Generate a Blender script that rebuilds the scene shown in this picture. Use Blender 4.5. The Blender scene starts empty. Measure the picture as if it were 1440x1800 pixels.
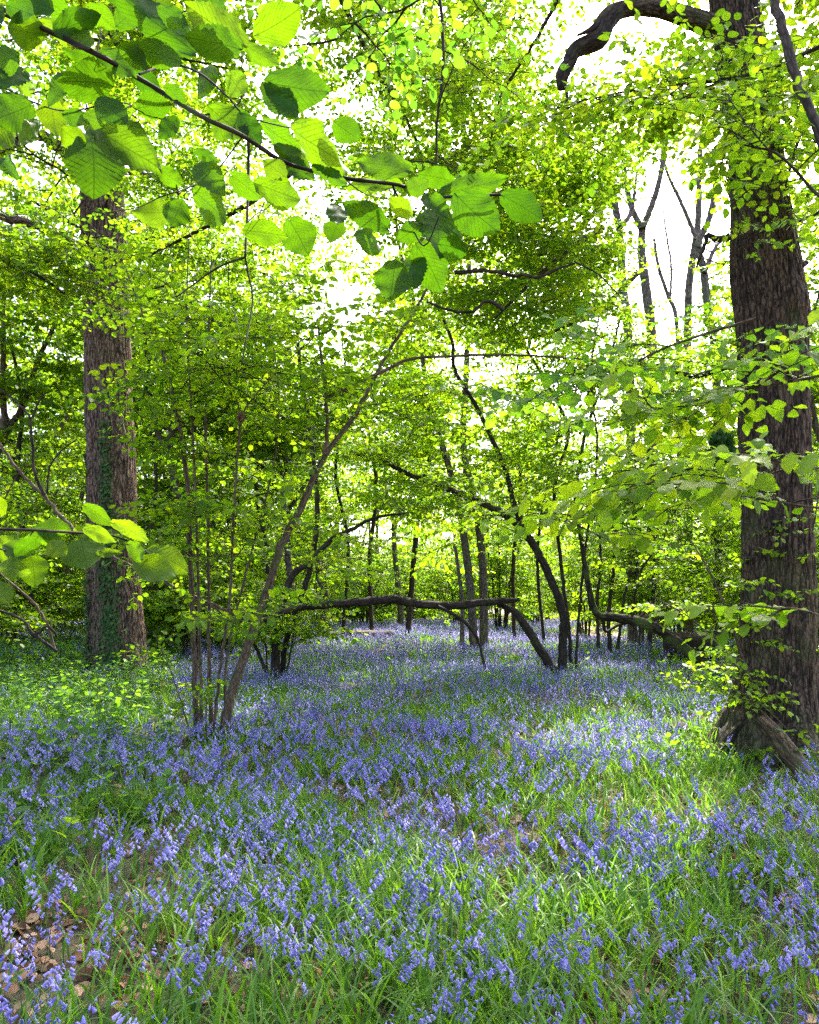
import bpy, math, random
import numpy as np
from mathutils import Vector, noise as mnoise

R = math.radians
rng = np.random.default_rng(7)
random.seed(7)
scene = bpy.context.scene
col = scene.collection

# ------------------------------------------------------------------ camera, sky, sun, exposure
CAM_H, PITCH, F = 1.55, R(6.0), 1440.0
cam = bpy.data.cameras.new("camera")
cam_o = bpy.data.objects.new("camera", cam); col.objects.link(cam_o)
cam_o.location = (0, 0, CAM_H); cam_o.rotation_euler = (R(90) + PITCH, 0, 0)
cam.sensor_fit = 'HORIZONTAL'; cam.sensor_width = 36; cam.lens = 36 * F / 1440
cam.clip_start = 0.05; cam.clip_end = 2000
scene.camera = cam_o

SUN_EL, SUN_AZ = 52.0, 26.0            # azimuth to the right of straight ahead
world = bpy.data.worlds.new("World"); scene.world = world; world.use_nodes = True
wn = world.node_tree
sky = wn.nodes.new('ShaderNodeTexSky'); sky.sky_type = 'NISHITA'; sky.sun_disc = False
sky.sun_elevation = R(SUN_EL); sky.sun_rotation = R(SUN_AZ)
sky.air_density = 0.7; sky.dust_density = 5.0; sky.ozone_density = 0.4
wn.links.new(sky.outputs[0], wn.nodes['Background'].inputs[0])
wn.nodes['Background'].inputs[1].default_value = 0.15
sun = bpy.data.lights.new("sun", 'SUN'); sun.energy = 2.8; sun.angle = R(0.5); sun.color = (1.0, 0.95, 0.86)
sun_o = bpy.data.objects.new("sun", sun); col.objects.link(sun_o)
sv = Vector((math.sin(R(SUN_AZ)) * math.cos(R(SUN_EL)), math.cos(R(SUN_AZ)) * math.cos(R(SUN_EL)), math.sin(R(SUN_EL))))
sun_o.rotation_euler = sv.to_track_quat('Z', 'Y').to_euler()
scene.view_settings.view_transform = 'Standard'; scene.view_settings.look = 'None'
scene.view_settings.exposure = 2.76; scene.view_settings.gamma = 1.0
c = scene.cycles
c.max_bounces = 9; c.diffuse_bounces = 5; c.glossy_bounces = 2; c.transmission_bounces = 7; c.transparent_max_bounces = 4
c.caustics_reflective = False; c.caustics_refractive = False
c.use_denoising = False; c.sample_clamp_indirect = 2.5

# ------------------------------------------------------------------ helpers
SP, CP = math.sin(PITCH), math.cos(PITCH)
def P(px, py, D):
    u, v = (px - 720) / F, (900 - py) / F
    d = np.array([u, CP - v * SP, SP + v * CP])
    return np.array([0, 0, CAM_H]) + d * (D / d[1])
def gz(x, y):
    x = np.asarray(x, float); y = np.asarray(y, float)
    return 0.05 * np.sin(x * 0.55 + 1.3) * np.cos(y * 0.43) + 0.035 * np.sin(x * 1.3 + y * 0.9) + 0.012 * np.sin(3.1 * x - 2.3 * y)
def G(px, py):
    u, v = (px - 720) / F, (900 - py) / F
    d = np.array([u, CP - v * SP, SP + v * CP]); t = CAM_H / -d[2]
    x, y = d[0] * t, d[1] * t
    return np.array([x, y, float(gz(x, y))])
def project(p):
    p = np.atleast_2d(p); q = p - np.array([0, 0, CAM_H])
    dep = q[:, 1] * CP + q[:, 2] * SP; up = -q[:, 1] * SP + q[:, 2] * CP
    dep = np.maximum(dep, 1e-3)
    return 720 + F * q[:, 0] / dep, 900 - F * up / dep
_vt = rng.random((64, 64))
def vnoise(x, y, s=1.0):
    x = np.asarray(x) / s; y = np.asarray(y) / s
    xi = np.floor(x).astype(int); yi = np.floor(y).astype(int); fx = x - xi; fy = y - yi
    fx = fx * fx * (3 - 2 * fx); fy = fy * fy * (3 - 2 * fy)
    a = _vt[xi % 64, yi % 64]; b = _vt[(xi + 1) % 64, yi % 64]; c_ = _vt[xi % 64, (yi + 1) % 64]; d = _vt[(xi + 1) % 64, (yi + 1) % 64]
    return (a * (1 - fx) + b * fx) * (1 - fy) + (c_ * (1 - fx) + d * fx) * fy
def norm(v): return v / np.maximum(np.linalg.norm(v, axis=-1, keepdims=True), 1e-9)

class MB:
    """collects geometry with numpy; build() links ONE mesh object"""
    def __init__(s): s.V = []; s.F = []; s.T = []; s.C = []; s.n = 0
    def add(s, V, faces, tint=0.5, co=None, mat=0):
        V = np.asarray(V, float); k = len(V)
        s.V.append(V); s.T.append(np.broadcast_to(np.asarray(tint, float), (k,)))
        s.C.append(V if co is None else co)
        for f in faces:
            f = np.asarray(f, dtype=np.int64)
            if len(f): s.F.append((f + s.n, mat))
        s.n += k
    def mesh(s, name, mats, smooth=True):
        me = bpy.data.meshes.new(name)
        if not isinstance(mats, (list, tuple)): mats = [mats]
        for m in mats: me.materials.append(m)
        V = np.concatenate(s.V); T = np.concatenate(s.T); C = np.concatenate(s.C)
        sizes = np.concatenate([np.full(len(f), f.shape[1]) for f, m in s.F])
        mi = np.concatenate([np.full(len(f), m) for f, m in s.F])
        L = np.concatenate([f.ravel() for f, m in s.F])
        me.vertices.add(len(V)); me.vertices.foreach_set('co', V.astype(np.float32).ravel())
        me.loops.add(len(L)); me.loops.foreach_set('vertex_index', L.astype(np.int32))
        me.polygons.add(len(sizes))
        st = np.concatenate([[0], np.cumsum(sizes)[:-1]])
        me.polygons.foreach_set('loop_start', st.astype(np.int32))
        me.polygons.foreach_set('loop_total', sizes.astype(np.int32))
        me.polygons.foreach_set('material_index', mi.astype(np.int32))
        me.polygons.foreach_set('use_smooth', np.full(len(sizes), smooth))
        a = me.attributes.new('tint', 'FLOAT', 'POINT'); a.data.foreach_set('value', T.astype(np.float32))
        a = me.attributes.new('pco', 'FLOAT_VECTOR', 'POINT'); a.data.foreach_set('vector', C.astype(np.float32).ravel())
        me.update(calc_edges=True)
        return me
    def build(s, name, mats, parent=None, smooth=True, loc=None):
        if loc is not None:
            s.V = [v - np.asarray(loc) for v in s.V]
        me = s.mesh(name, mats, smooth); o = bpy.data.objects.new(name, me); col.objects.link(o)
        if parent: o.parent = parent
        elif loc is not None: o.location = loc
        return o

def tag(o, label=None, cat=None, group=None, kind=None):
    if label: o['label'] = label
    if cat: o['category'] = cat
    if group: o['group'] = group
    if kind: o['kind'] = kind
    return o
def thing(name, loc, label, cat, group=None, rz=0):
    o = bpy.data.objects.new(name, None); col.objects.link(o); o.empty_display_size = 0.2
    o.location = loc; o.rotation_euler = (0, 0, rz)
    return tag(o, label, cat, group)
def copy_tree(o, loc, rz=0, sc=1.0, label=None, group=None):
    r = o.copy(); col.objects.link(r); r.location = loc; r.rotation_euler = (0, 0, rz); r.scale = (sc,) * 3
    if label: r['label'] = label
    if group: r['group'] = group
    for ch in list(o.children):
        k = ch.copy(); col.objects.link(k); k.parent = r
    return r

def smooth_path(pts, rad, step):
    pts = np.asarray(pts, float); rad = np.asarray(rad, float)
    if len(pts) == 2: pts = np.array([pts[0], (pts[0] + pts[1]) / 2, pts[1]]); rad = np.array([rad[0], rad.mean(), rad[1]])
    ext = np.vstack([2 * pts[0] - pts[1], pts, 2 * pts[-1] - pts[-2]])
    out, ro = [], []
    for i in range(len(pts) - 1):
        p0, p1, p2, p3 = ext[i:i + 4]; n = max(1, int(math.ceil(np.linalg.norm(p2 - p1) / step)))
        t = (np.arange(n) / n)[:, None]
        out.append(0.5 * (2 * p1 + (p2 - p0) * t + (2 * p0 - 5 * p1 + 4 * p2 - p3) * t ** 2 + (3 * p1 - p0 - 3 * p2 + p3) * t ** 3))
        ro.append(rad[i] + (rad[i + 1] - rad[i]) * t[:, 0])
    out.append(pts[-1:]); ro.append(rad[-1:])
    return np.vstack(out), np.concatenate(ro)
def frames(p):
    t = norm(np.gradient(p, axis=0)); n = np.zeros_like(t)
    a = np.array([1, 0, 0]) if abs(t[0][0]) < 0.8 else np.array([0, 1, 0])
    v = a - t[0] * (a @ t[0]); n[0] = v / np.linalg.norm(v)
    for i in range(1, len(p)):
        v = n[i - 1] - t[i] * (n[i - 1] @ t[i]); n[i] = v / max(np.linalg.norm(v), 1e-9)
    return t, n, np.cross(t, n)
def tube(mb, pts, rad, sides=8, step=0.25, rough=0.0, wob=0.0, tint=0.5, mat=0, disp=None, cap=True):
    p, r = smooth_path(pts, rad, step)
    if wob: p[1:-1] += rng.normal(0, wob, (len(p) - 2, 3)) * np.minimum(1, r[1:-1, None] * 40)
    t, n, b = frames(p)
    th = np.arange(sides) / sides * 2 * np.pi
    s = np.concatenate([[0], np.cumsum(np.linalg.norm(np.diff(p, axis=0), axis=1))])
    rr = r[:, None] * np.ones((1, sides))
    if rough: rr = rr * (1 + rng.normal(0, rough, rr.shape))
    if disp is not None: rr = disp(rr, th, s, p)
    V = p[:, None, :] + rr[..., None] * (n[:, None, :] * np.cos(th)[None, :, None] + b[:, None, :] * np.sin(th)[None, :, None])
    so = rng.random() * 50
    C = np.stack([rr * np.cos(th), rr * np.sin(th), np.broadcast_to(s[:, None], rr.shape) + so], -1)
    m, k = len(p), sides
    i = np.arange(m - 1)[:, None] * k; j = np.arange(k)[None, :]; j2 = (j + 1) % k
    F_ = np.stack([i + j, i + j2, i + k + j2, i + k + j], -1).reshape(-1, 4)
    V = V.reshape(-1, 3); C = C.reshape(-1, 3); fs = [F_]
    if cap and k >= 5:
        V = np.vstack([V, p[-1:] + t[-1:] * r[-1] * 0.3]); C = np.vstack([C, C[-1:]])
        a = (m - 1) * k + np.arange(k); fs.append(np.stack([a, np.roll(a, -1), np.full(k, len(V) - 1)], -1))
    mb.add(V, fs, tint, C, mat)
    return p

# ------------------------------------------------------------------ leaf shapes
def leaf_low():        # 6 verts, folded hexagon outline; x along the leaf, unit length
    V = np.array([[0, 0, 0], [0.22, 0.33, 0.05], [0.66, 0.36, 0.02], [1, 0, -0.10], [0.66, -0.36, 0.02], [0.22, -0.33, 0.05]], float)
    return V, [np.array([[0, 3, 2, 1], [0, 5, 4, 3]])]
def leaf_mid():
    xs = [0.0, 0.10, 0.32, 0.58, 0.82, 1.0]; w = [0.02, 0.24, 0.39, 0.38, 0.23, 0.0]; V = []; 
    for x, a in zip(xs, w):
        z = -0.16 * x * x
        V += [[x, a, z + 0.10 * a], [x, 0, z], [x, -a, z + 0.10 * a]]
    f = []
    for i in range(5):
        k = 3 * i; f += [[k, k + 1, k + 4, k + 3], [k + 1, k + 2, k + 5, k + 4]]
    return np.array(V, float), [np.array(f)[:, ::-1]]
def leaf_hi(ratio=0.8, seed=0, nx=22, ny=9):
    """serrated hazel leaf, pleated along its side veins; lateral lines of the grid run forward like the veins"""
    rr = random.Random(seed); V = []; C = []
    droop, cup = rr.uniform(0.0, 0.36), rr.uniform(-0.12, 0.22); sk = rr.uniform(-0.14, 0.14); tw = rr.uniform(-.45, .45); wv = rr.uniform(.01, .035)
    for i in range(nx + 1):
        u = i / nx
        w = 0.5 * ratio * (math.sin(math.pi * min(1, u ** 0.72)) ** 0.62) * (1.0 - 0.25 * u ** 3) if 0 < u < 1 else 0
        if u < 1 and u > 0.85: w *= 1 - ((u - 0.85) / 0.15) ** 2 * 0.25
        for j in range(-ny // 2 + 1, ny // 2 + 1):
            v = j / (ny // 2); a = abs(v)
            ser = (1 + (0.055 if (i % 2) else -0.03) * (a > 0.9) * (0.1 < u < 0.98))
            y = v * w * ser
            x = u + 0.16 * a * a * w * 1.2 * (1 - u) - 0.10 * a * (u < 0.05)
            z = -droop * u * u + cup * a * w + 0.019 * math.sin((u * 1.0 - 0.42 * a * w) * 2 * math.pi * 9) * min(1, a * 3) * min(1, 3 * (1 - u)) + 0.012 * (1 - min(1, a * 6)) + wv * math.sin(u * 5 + v * 2.6 + seed) + tw * u * v * w + wv * a * math.sin(u * 17 + seed * 2)
            V.append([x, y + sk * u * u, z]); C.append([u, v * w * 2, 0])
    f = []; k = 2 * (ny // 2) + 1
    for i in range(nx):
        for j in range(k - 1):
            a = i * k + j; f.append([a, a + k, a + k + 1, a + 1])
    return np.array(V, float), [np.array(f)], np.array(C, float)

def spray_template(seed, leaf, n=8, L=0.42, lsize=0.075, flat=22, opp=False):
    """a twig with leaves set left and right along it (unit frame: x forward, z up)"""
    r = random.Random(seed); V, Fs, T, M = [], [], [], []; nv = 0
    def twig(a, b, ra, rb):
        nonlocal nv
        d = norm(b - a); e = norm(np.cross(d, [0.1, 0.2, 1])); g = np.cross(d, e)
        vs = [a + ra * (e * math.cos(q) + g * math.sin(q)) for q in (0, 2.1, 4.2)] + [b + rb * (e * math.cos(q) + g * math.sin(q)) for q in (0, 2.1, 4.2)]
        V.append(np.array(vs)); T.append(np.full(6, 0.5)); Fs.append((np.array([[0, 1, 4, 3], [1, 2, 5, 4], [2, 0, 3, 5]]) + nv, 1)); nv += 6
    def pos(t): return np.array([t * L, 0.02 * math.sin(t * 5 + seed), -0.10 * L * t * t + 0.04 * L * math.sin(t * 3)])
    for k in range(3): twig(pos(k / 3), pos((k + 1) / 3), 0.0034 - 0.0008 * k, 0.0026 - 0.0008 * k)
    LV, LF = leaf
    for k in range(n):
        t = 0.12 + 0.88 * k / (n - 1)
        side = 1 if k % 2 else -1
        ang = R(r.uniform(38, 72)) * side if k < n - 1 else R(r.uniform(-15, 15))
        sz = lsize * r.uniform(0.7, 1.15) * (1.0 - 0.25 * abs(t - 0.6))
        base = pos(t) + np.array([math.cos(ang), math.sin(ang), 0]) * 0.012
        rx, ry = R(r.gauss(0, flat)), R(r.gauss(12, flat))
        ca, sa = math.cos(ang), math.sin(ang)
        Rz = np.array([[ca, -sa, 0], [sa, ca, 0], [0, 0, 1]])
        Ry = np.array([[math.cos(ry), 0, math.sin(ry)], [0, 1, 0], [-math.sin(ry), 0, math.cos(ry)]])
        Rx = np.array([[1, 0, 0], [0, math.cos(rx), -math.sin(rx)], [0, math.sin(rx), math.cos(rx)]])
        v = (LV * sz) @ (Rz @ Ry @ Rx).T + base
        V.append(v); T.append(np.full(len(v), r.gauss(0, 0.16)))
        for f in LF: Fs.append((f + nv, 0))
        nv += len(v)
    by = {}
    for f, m in Fs: by.setdefault((f.shape[1], m), []).append(f)
    return np.concatenate(V), [(np.concatenate(f), key[1]) for key, f in by.items()], np.concatenate(T)
LOW, MID = leaf_low(), leaf_mid()
HI_LEAVES = [leaf_hi(0.86, s) for s in range(6)]
T_LOW = [spray_template(s, LOW, n=8, lsize=0.094) for s in range(10)]
T_BIG = [spray_template(s + 20, LOW, n=8, L=0.5, lsize=0.128, flat=30) for s in range(8)]      # far crowns
T_MID = [spray_template(s + 40, MID, n=8, L=0.36, lsize=0.078) for s in range(8)]
def HI2(s):
    v, f, cc = leaf_hi(0.82, s, nx=12, ny=5); return v, f
T_NEAR = [spray_template(s + 60, HI2(s), n=7, L=0.40, lsize=0.088, flat=20) for s in range(6)]
T_OAK = [spray_template(s + 80, LOW, n=9, L=0.32, lsize=0.098, flat=45) for s in range(8)]

class Sprays:
    def __init__(s): s.o = []; s.f = []; s.s = []
    def add(s, o, f, sc=1.0): s.o.append(o); s.f.append(f); s.s.append(sc)
    def thin(s, base, gaps):
        # crowns are open where the photo shows sky or bare trunk: (px, py, rx, ry, share removed)
        o = np.array(s.o) + np.asarray(base); px, py = project(o); k = np.ones(len(o), bool)
        for a, b, rx, ry, q in gaps:
            m = ((px - a) / rx) ** 2 + ((py - b) / ry) ** 2 < 1; k &= ~(m & (rng.random(len(o)) < q))
        s.o = [v for v, f in zip(s.o, k) if f]; s.f = [v for v, f in zip(s.f, k) if f]; s.s = [v for v, f in zip(s.s, k) if f]
    def bake(s, mb, templates, roll=20, tvar=0.22, tint0=0.5):
        if not s.o: return
        o = np.array(s.o); f = norm(np.array(s.f)); sc = np.array(s.s); N = len(o)
        up = np.array([0, 0, 1.0]) + rng.normal(0, math.tan(R(roll)), (N, 3)) * [1, 1, 0]
        y = norm(np.cross(up, f)); z = np.cross(f, y); M = np.stack([f, y, z], -1)
        which = rng.integers(0, len(templates), N); ti = rng.normal(tint0, tvar, N)
        for k, (V, Fs, T) in enumerate(templates):
            idx = np.nonzero(which == k)[0]
            if not len(idx): continue
            W = np.einsum('nij,vj->nvi', M[idx], V) * sc[idx, None, None] + o[idx, None, :]
            TT = ti[idx, None] + T[None, :]; nv = len(V); off = (np.arange(len(idx)) * nv)
            base = mb.n
            mb.V.append(W.reshape(-1, 3)); mb.T.append(TT.ravel()); mb.C.append(W.reshape(-1, 3)); mb.n += nv * len(idx)
            for F_, m in Fs:
                mb.F.append(((F_[None] + off[:, None, None]).reshape(-1, F_.shape[1]) + base, m))

def wander(start, d, L, n=6, up=0.0, w=0.18):
    p = [np.array(start, float)]; d = norm(np.array(d, float))
    for i in range(n):
        d = norm(d + rng.normal(0, w, 3) + np.array([0, 0, up])); p.append(p[-1] + d * L / n)
    return np.array(p)
def at(path, t):
    x = t * (len(path) - 1); i = min(int(x), len(path) - 2); f = x - i
    return path[i] * (1 - f) + path[i + 1] * f, norm(path[i + 1] - path[i])
def dress(path, sp, per_m, t0=0.1, sc=1.0, spread=55, up=0.05, side0=None):
    """sprays left and right along a branch, held nearly level"""
    L = np.linalg.norm(np.diff(path, axis=0), axis=1).sum(); n = max(2, int(L * per_m * (1 - t0)))
    for k in range(n):
        t = t0 + (1 - t0) * (k + rng.random() * 0.5) / n; t = min(t, 0.999)
        p, d = at(path, t); h = np.array([d[0], d[1], 0]); h = norm(h) if np.linalg.norm(h) > 0.15 else norm(np.array([*rng.normal(0, 1, 2), 0]))
        a = R(spread + rng.normal(0, 18)) * (1 if k % 2 else -1)
        if k == n - 1: a = 0
        f = np.array([h[0] * math.cos(a) - h[1] * math.sin(a), h[0] * math.sin(a) + h[1] * math.cos(a), up + rng.normal(0, 0.16) + 0.25 * d[2]])
        sp.add(p, f, sc * rng.uniform(0.75, 1.2))
def branches(stem, wood, sp, n, t0, t1, L, sub=3, per_m=7, sc=1.0, rise=0.35, r=0.012, sides=5, bias=None, keep=None):
    """side branches from a stem, each with second-order twigs, all dressed with sprays"""
    a = rng.random() * 6.28
    for k in range(n):
        t = t0 + (t1 - t0) * (k + rng.random()) / n; p, d = at(stem, min(t, 0.999)); a += 2.4 + rng.normal(0, 0.3)
        f = np.array([math.cos(a), math.sin(a), rise + rng.normal(0, 0.15)])
        if bias is not None: f = f + np.array(bias)
        l = L * rng.uniform(0.6, 1.15) * (1 - 0.45 * t)
        if keep is not None and not keep(p + norm(f) * l * 0.6): continue
        b = wander(p, f, l, 6, up=-0.03, w=0.16)
        tube(wood, b, np.linspace(r, r * 0.25, len(b)), sides, step=l / 6)
        dress(b, sp, per_m, 0.25, sc)
        for q in range(sub):
            p2, d2 = at(b, 0.25 + 0.65 * (q + rng.random()) / sub); s_ = 1 if q % 2 else -1; an = R(50) * s_
            f2 = np.array([d2[0] * math.cos(an) - d2[1] * math.sin(an), d2[0] * math.sin(an) + d2[1] * math.cos(an), d2[2] * 0.5 + rng.normal(0.05, 0.12)])
            b2 = wander(p2, f2, l * 0.45, 4, w=0.15)
            tube(wood, b2, np.linspace(r * 0.5, r * 0.15, len(b2)), 4, step=l / 6); dress(b2, sp, per_m, 0.1, sc)

# ------------------------------------------------------------------ materials
def new_mat(name):
    m = bpy.data.materials.new(name); m.use_nodes = True; nt = m.node_tree; nt.nodes.clear()
    return m, nt, nt.nodes.new('ShaderNodeOutputMaterial')
def nd(nt, t, **kw):
    n = nt.nodes.new(t)
    for k, v in kw.items():
        if k.startswith('i_'): n.inputs[k[2:].replace('_', ' ')].default_value = v
        else: setattr(n, k, v)
    return n
def ramp(nt, fac, stops):
    n = nt.nodes.new('ShaderNodeValToRGB'); e = n.color_ramp.elements
    while len(e) < len(stops): e.new(0.5)
    for s, (p_, c_) in zip(e, stops): s.position = p_; s.color = (*c_, 1)
    nt.links.new(fac, n.inputs[0]); return n
def leaf_mat(name, stops, trans, tmix=0.5, rough=0.5, spec=0.22, veins=False):
    m, nt, out = new_mat(name); L = nt.links
    at_ = nd(nt, 'ShaderNodeAttribute', attribute_name='tint')
    rc = ramp(nt, at_.outputs['Fac'], stops); rt = ramp(nt, at_.outputs['Fac'], trans)
    pr = nd(nt, 'ShaderNodeBsdfPrincipled'); pr.inputs['Roughness'].default_value = rough; pr.inputs['Specular IOR Level'].default_value = spec
    tr = nd(nt, 'ShaderNodeBsdfTranslucent'); mx = nd(nt, 'ShaderNodeMixShader'); mx.inputs[0].default_value = tmix
    cc, ct = rc.outputs[0], rt.outputs[0]
    if veins:
        pc = nd(nt, 'ShaderNodeAttribute', attribute_name='pco'); sx = nd(nt, 'ShaderNodeSeparateXYZ'); L.new(pc.outputs['Vector'], sx.inputs[0])
        ab = nd(nt, 'ShaderNodeMath', operation='ABSOLUTE'); L.new(sx.outputs[1], ab.inputs[0])
        m1 = nd(nt, 'ShaderNodeMath', operation='MULTIPLY_ADD'); L.new(ab.outputs[0], m1.inputs[0]); m1.inputs[1].default_value = -0.42; L.new(sx.outputs[0], m1.inputs[2])
        m2 = nd(nt, 'ShaderNodeMath', operation='MULTIPLY'); L.new(m1.outputs[0], m2.inputs[0]); m2.inputs[1].default_value = 10.0
        fr = nd(nt, 'ShaderNodeMath', operation='PINGPONG'); L.new(m2.outputs[0], fr.inputs[0]); fr.inputs[1].default_value = 0.5
        v1 = nd(nt, 'ShaderNodeMapRange'); L.new(fr.outputs[0], v1.inputs[0]); v1.inputs[1].default_value = 0.0; v1.inputs[2].default_value = 0.10; v1.inputs[3].default_value = 1; v1.inputs[4].default_value = 0
        v2 = nd(nt, 'ShaderNodeMapRange'); L.new(ab.outputs[0], v2.inputs[0]); v2.inputs[1].default_value = 0.008; v2.inputs[2].default_value = 0.03; v2.inputs[3].default_value = 1; v2.inputs[4].default_value = 0
        mxv = nd(nt, 'ShaderNodeMath', operation='MAXIMUM'); L.new(v1.outputs[0], mxv.inputs[0]); L.new(v2.outputs[0], mxv.inputs[1])
        nz = nd(nt, 'ShaderNodeTexNoise'); nz.inputs['Scale'].default_value = 9; L.new(pc.outputs['Vector'], nz.inputs['Vector'])
        for src, amt in ((0, 0.5), (1, 0.8)):
            mc = nd(nt, 'ShaderNodeMix', data_type='RGBA', blend_type='MULTIPLY'); sc_ = nd(nt, 'ShaderNodeMath', operation='MULTIPLY'); L.new(mxv.outputs[0], sc_.inputs[0]); sc_.inputs[1].default_value = amt
            L.new(sc_.outputs[0], mc.inputs[0]); L.new(cc if src == 0 else ct, mc.inputs[6]); mc.inputs[7].default_value = (0.3, 0.36, 0.2, 1)
            hs = nd(nt, 'ShaderNodeHueSaturation'); mr = nd(nt, 'ShaderNodeMapRange'); L.new(nz.outputs[0], mr.inputs[0]); mr.inputs[3].default_value = 0.7; mr.inputs[4].default_value = 1.3
            L.new(mr.outputs[0], hs.inputs['Value']); L.new(mc.outputs[2], hs.inputs['Color'])
            sp_ = nd(nt, 'ShaderNodeTexNoise'); sp_.inputs['Scale'].default_value = 22; L.new(pc.outputs['Vector'], sp_.inputs['Vector'])
            sm_ = nd(nt, 'ShaderNodeMapRange'); L.new(sp_.outputs[0], sm_.inputs[0]); sm_.inputs[1].default_value = .70; sm_.inputs[2].default_value = .74; sm_.inputs[4].default_value = .8
            mb_ = nd(nt, 'ShaderNodeMix', data_type='RGBA'); L.new(sm_.outputs[0], mb_.inputs[0]); L.new(hs.outputs[0], mb_.inputs[6]); mb_.inputs[7].default_value = (.09, .05, .015, 1); hs = mb_; hs_out = mb_.outputs[2]
            if src == 0: cc = hs_out
            else: ct = hs_out
    L.new(cc, pr.inputs['Base Color']); L.new(ct, tr.inputs[0])
    L.new(pr.outputs[0], mx.inputs[1]); L.new(tr.outputs[0], mx.inputs[2]); L.new(mx.outputs[0], out.inputs[0])
    return m
def bark_mat(name, dark, light, scale=18, stretch=0.22, bump=0.6, moss=0.0, rough=0.85, dist=0.02):
    m, nt, out = new_mat(name); L = nt.links
    pc = nd(nt, 'ShaderNodeAttribute', attribute_name='pco'); mp = nd(nt, 'ShaderNodeMapping'); L.new(pc.outputs['Vector'], mp.inputs[0]); mp.inputs['Scale'].default_value = (1, 1, stretch)
    n0 = nd(nt, 'ShaderNodeTexNoise'); n0.inputs['Scale'].default_value = scale * 0.6; L.new(mp.outputs[0], n0.inputs['Vector'])
    ad = nd(nt, 'ShaderNodeVectorMath', operation='MULTIPLY_ADD'); L.new(n0.outputs['Color'], ad.inputs[0]); ad.inputs[1].default_value = (1.1 / scale,) * 3; L.new(mp.outputs[0], ad.inputs[2])
    vo = nd(nt, 'ShaderNodeTexVoronoi', feature='DISTANCE_TO_EDGE'); vo.inputs['Scale'].default_value = scale; L.new(ad.outputs[0], vo.inputs['Vector'])
    n1 = nd(nt, 'ShaderNodeTexNoise'); n1.inputs['Scale'].default_value = scale * 3; n1.inputs['Detail'].default_value = 6; L.new(mp.outputs[0], n1.inputs['Vector'])
    r0 = nd(nt, 'ShaderNodeMapRange'); L.new(vo.outputs['Distance'], r0.inputs[0]); r0.inputs[2].default_value = 0.20; r0.inputs[3].default_value = 0.18
    mp2 = nd(nt, 'ShaderNodeMapping'); L.new(pc.outputs['Vector'], mp2.inputs[0]); mp2.inputs['Scale'].default_value = (1, 1, stretch * .5)
    n3 = nd(nt, 'ShaderNodeTexNoise'); n3.inputs['Scale'].default_value = scale * .75; n3.inputs['Detail'].default_value = 3; L.new(mp2.outputs[0], n3.inputs['Vector'])
    s3 = nd(nt, 'ShaderNodeMath', operation='SUBTRACT'); L.new(n3.outputs[0], s3.inputs[0]); s3.inputs[1].default_value = .5
    a3 = nd(nt, 'ShaderNodeMath', operation='ABSOLUTE'); L.new(s3.outputs[0], a3.inputs[0])
    r3 = nd(nt, 'ShaderNodeMapRange'); L.new(a3.outputs[0], r3.inputs[0]); r3.inputs[2].default_value = 0.085; r3.inputs[3].default_value = 0.08
    r1 = nd(nt, 'ShaderNodeMath', operation='MULTIPLY'); L.new(r0.outputs[0], r1.inputs[0]); L.new(r3.outputs[0], r1.inputs[1])
    mu = nd(nt, 'ShaderNodeMath', operation='MULTIPLY'); L.new(r1.outputs[0], mu.inputs[0]); L.new(n1.outputs[0], mu.inputs[1])
    rc = ramp(nt, mu.outputs[0], [(0.02, dark), (0.42, light)])
    pr = nd(nt, 'ShaderNodeBsdfPrincipled'); pr.inputs['Roughness'].default_value = rough; pr.inputs['Specular IOR Level'].default_value = 0.2
    colr = rc.outputs[0]
    if moss:
        n2 = nd(nt, 'ShaderNodeTexNoise'); n2.inputs['Scale'].default_value = 2.2; n2.inputs['Detail'].default_value = 8; L.new(pc.outputs['Vector'], n2.inputs['Vector'])
        mr = nd(nt, 'ShaderNodeMapRange'); L.new(n2.outputs[0], mr.inputs[0]); mr.inputs[1].default_value = 0.52; mr.inputs[2].default_value = 0.66; mr.inputs[4].default_value = moss
        mc = nd(nt, 'ShaderNodeMix', data_type='RGBA'); L.new(mr.outputs[0], mc.inputs[0]); L.new(colr, mc.inputs[6]); mc.inputs[7].default_value = (0.09, 0.12, 0.03, 1); colr = mc.outputs[2]
    L.new(colr, pr.inputs['Base Color'])
    bp = nd(nt, 'ShaderNodeBump'); bp.inputs['Strength'].default_value = bump; bp.inputs['Distance'].default_value = dist; L.new(mu.outputs[0], bp.inputs['Height']); L.new(bp.outputs[0], pr.inputs['Normal'])
    L.new(pr.outputs[0], out.inputs[0]); return m

GREEN = [(0.0, (0.052, 0.110, 0.008)), (0.5, (0.10, 0.180, 0.010)), (1.0, (0.150, 0.230, 0.015))]
GTRANS = [(0.0, (0.14, 0.32, 0.006)), (0.5, (0.27, 0.48, 0.008)), (1.0, (0.45, 0.62, 0.010))]
M = {}
M['leaf'] = leaf_mat('hazel leaf', GREEN, GTRANS, 0.55)
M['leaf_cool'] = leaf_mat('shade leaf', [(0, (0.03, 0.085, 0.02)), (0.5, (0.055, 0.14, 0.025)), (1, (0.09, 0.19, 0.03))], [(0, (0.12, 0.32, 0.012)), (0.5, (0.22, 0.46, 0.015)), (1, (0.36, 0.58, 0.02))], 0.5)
M['leaf_oak'] = leaf_mat('young oak leaf', [(0, (0.04, 0.10, 0.008)), (0.5, (0.07, 0.145, 0.010)), (1, (0.12, 0.19, 0.012))], [(0, (0.11, 0.27, 0.006)), (0.5, (0.22, 0.40, 0.008)), (1, (0.38, 0.52, 0.010))], 0.55)
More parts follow.
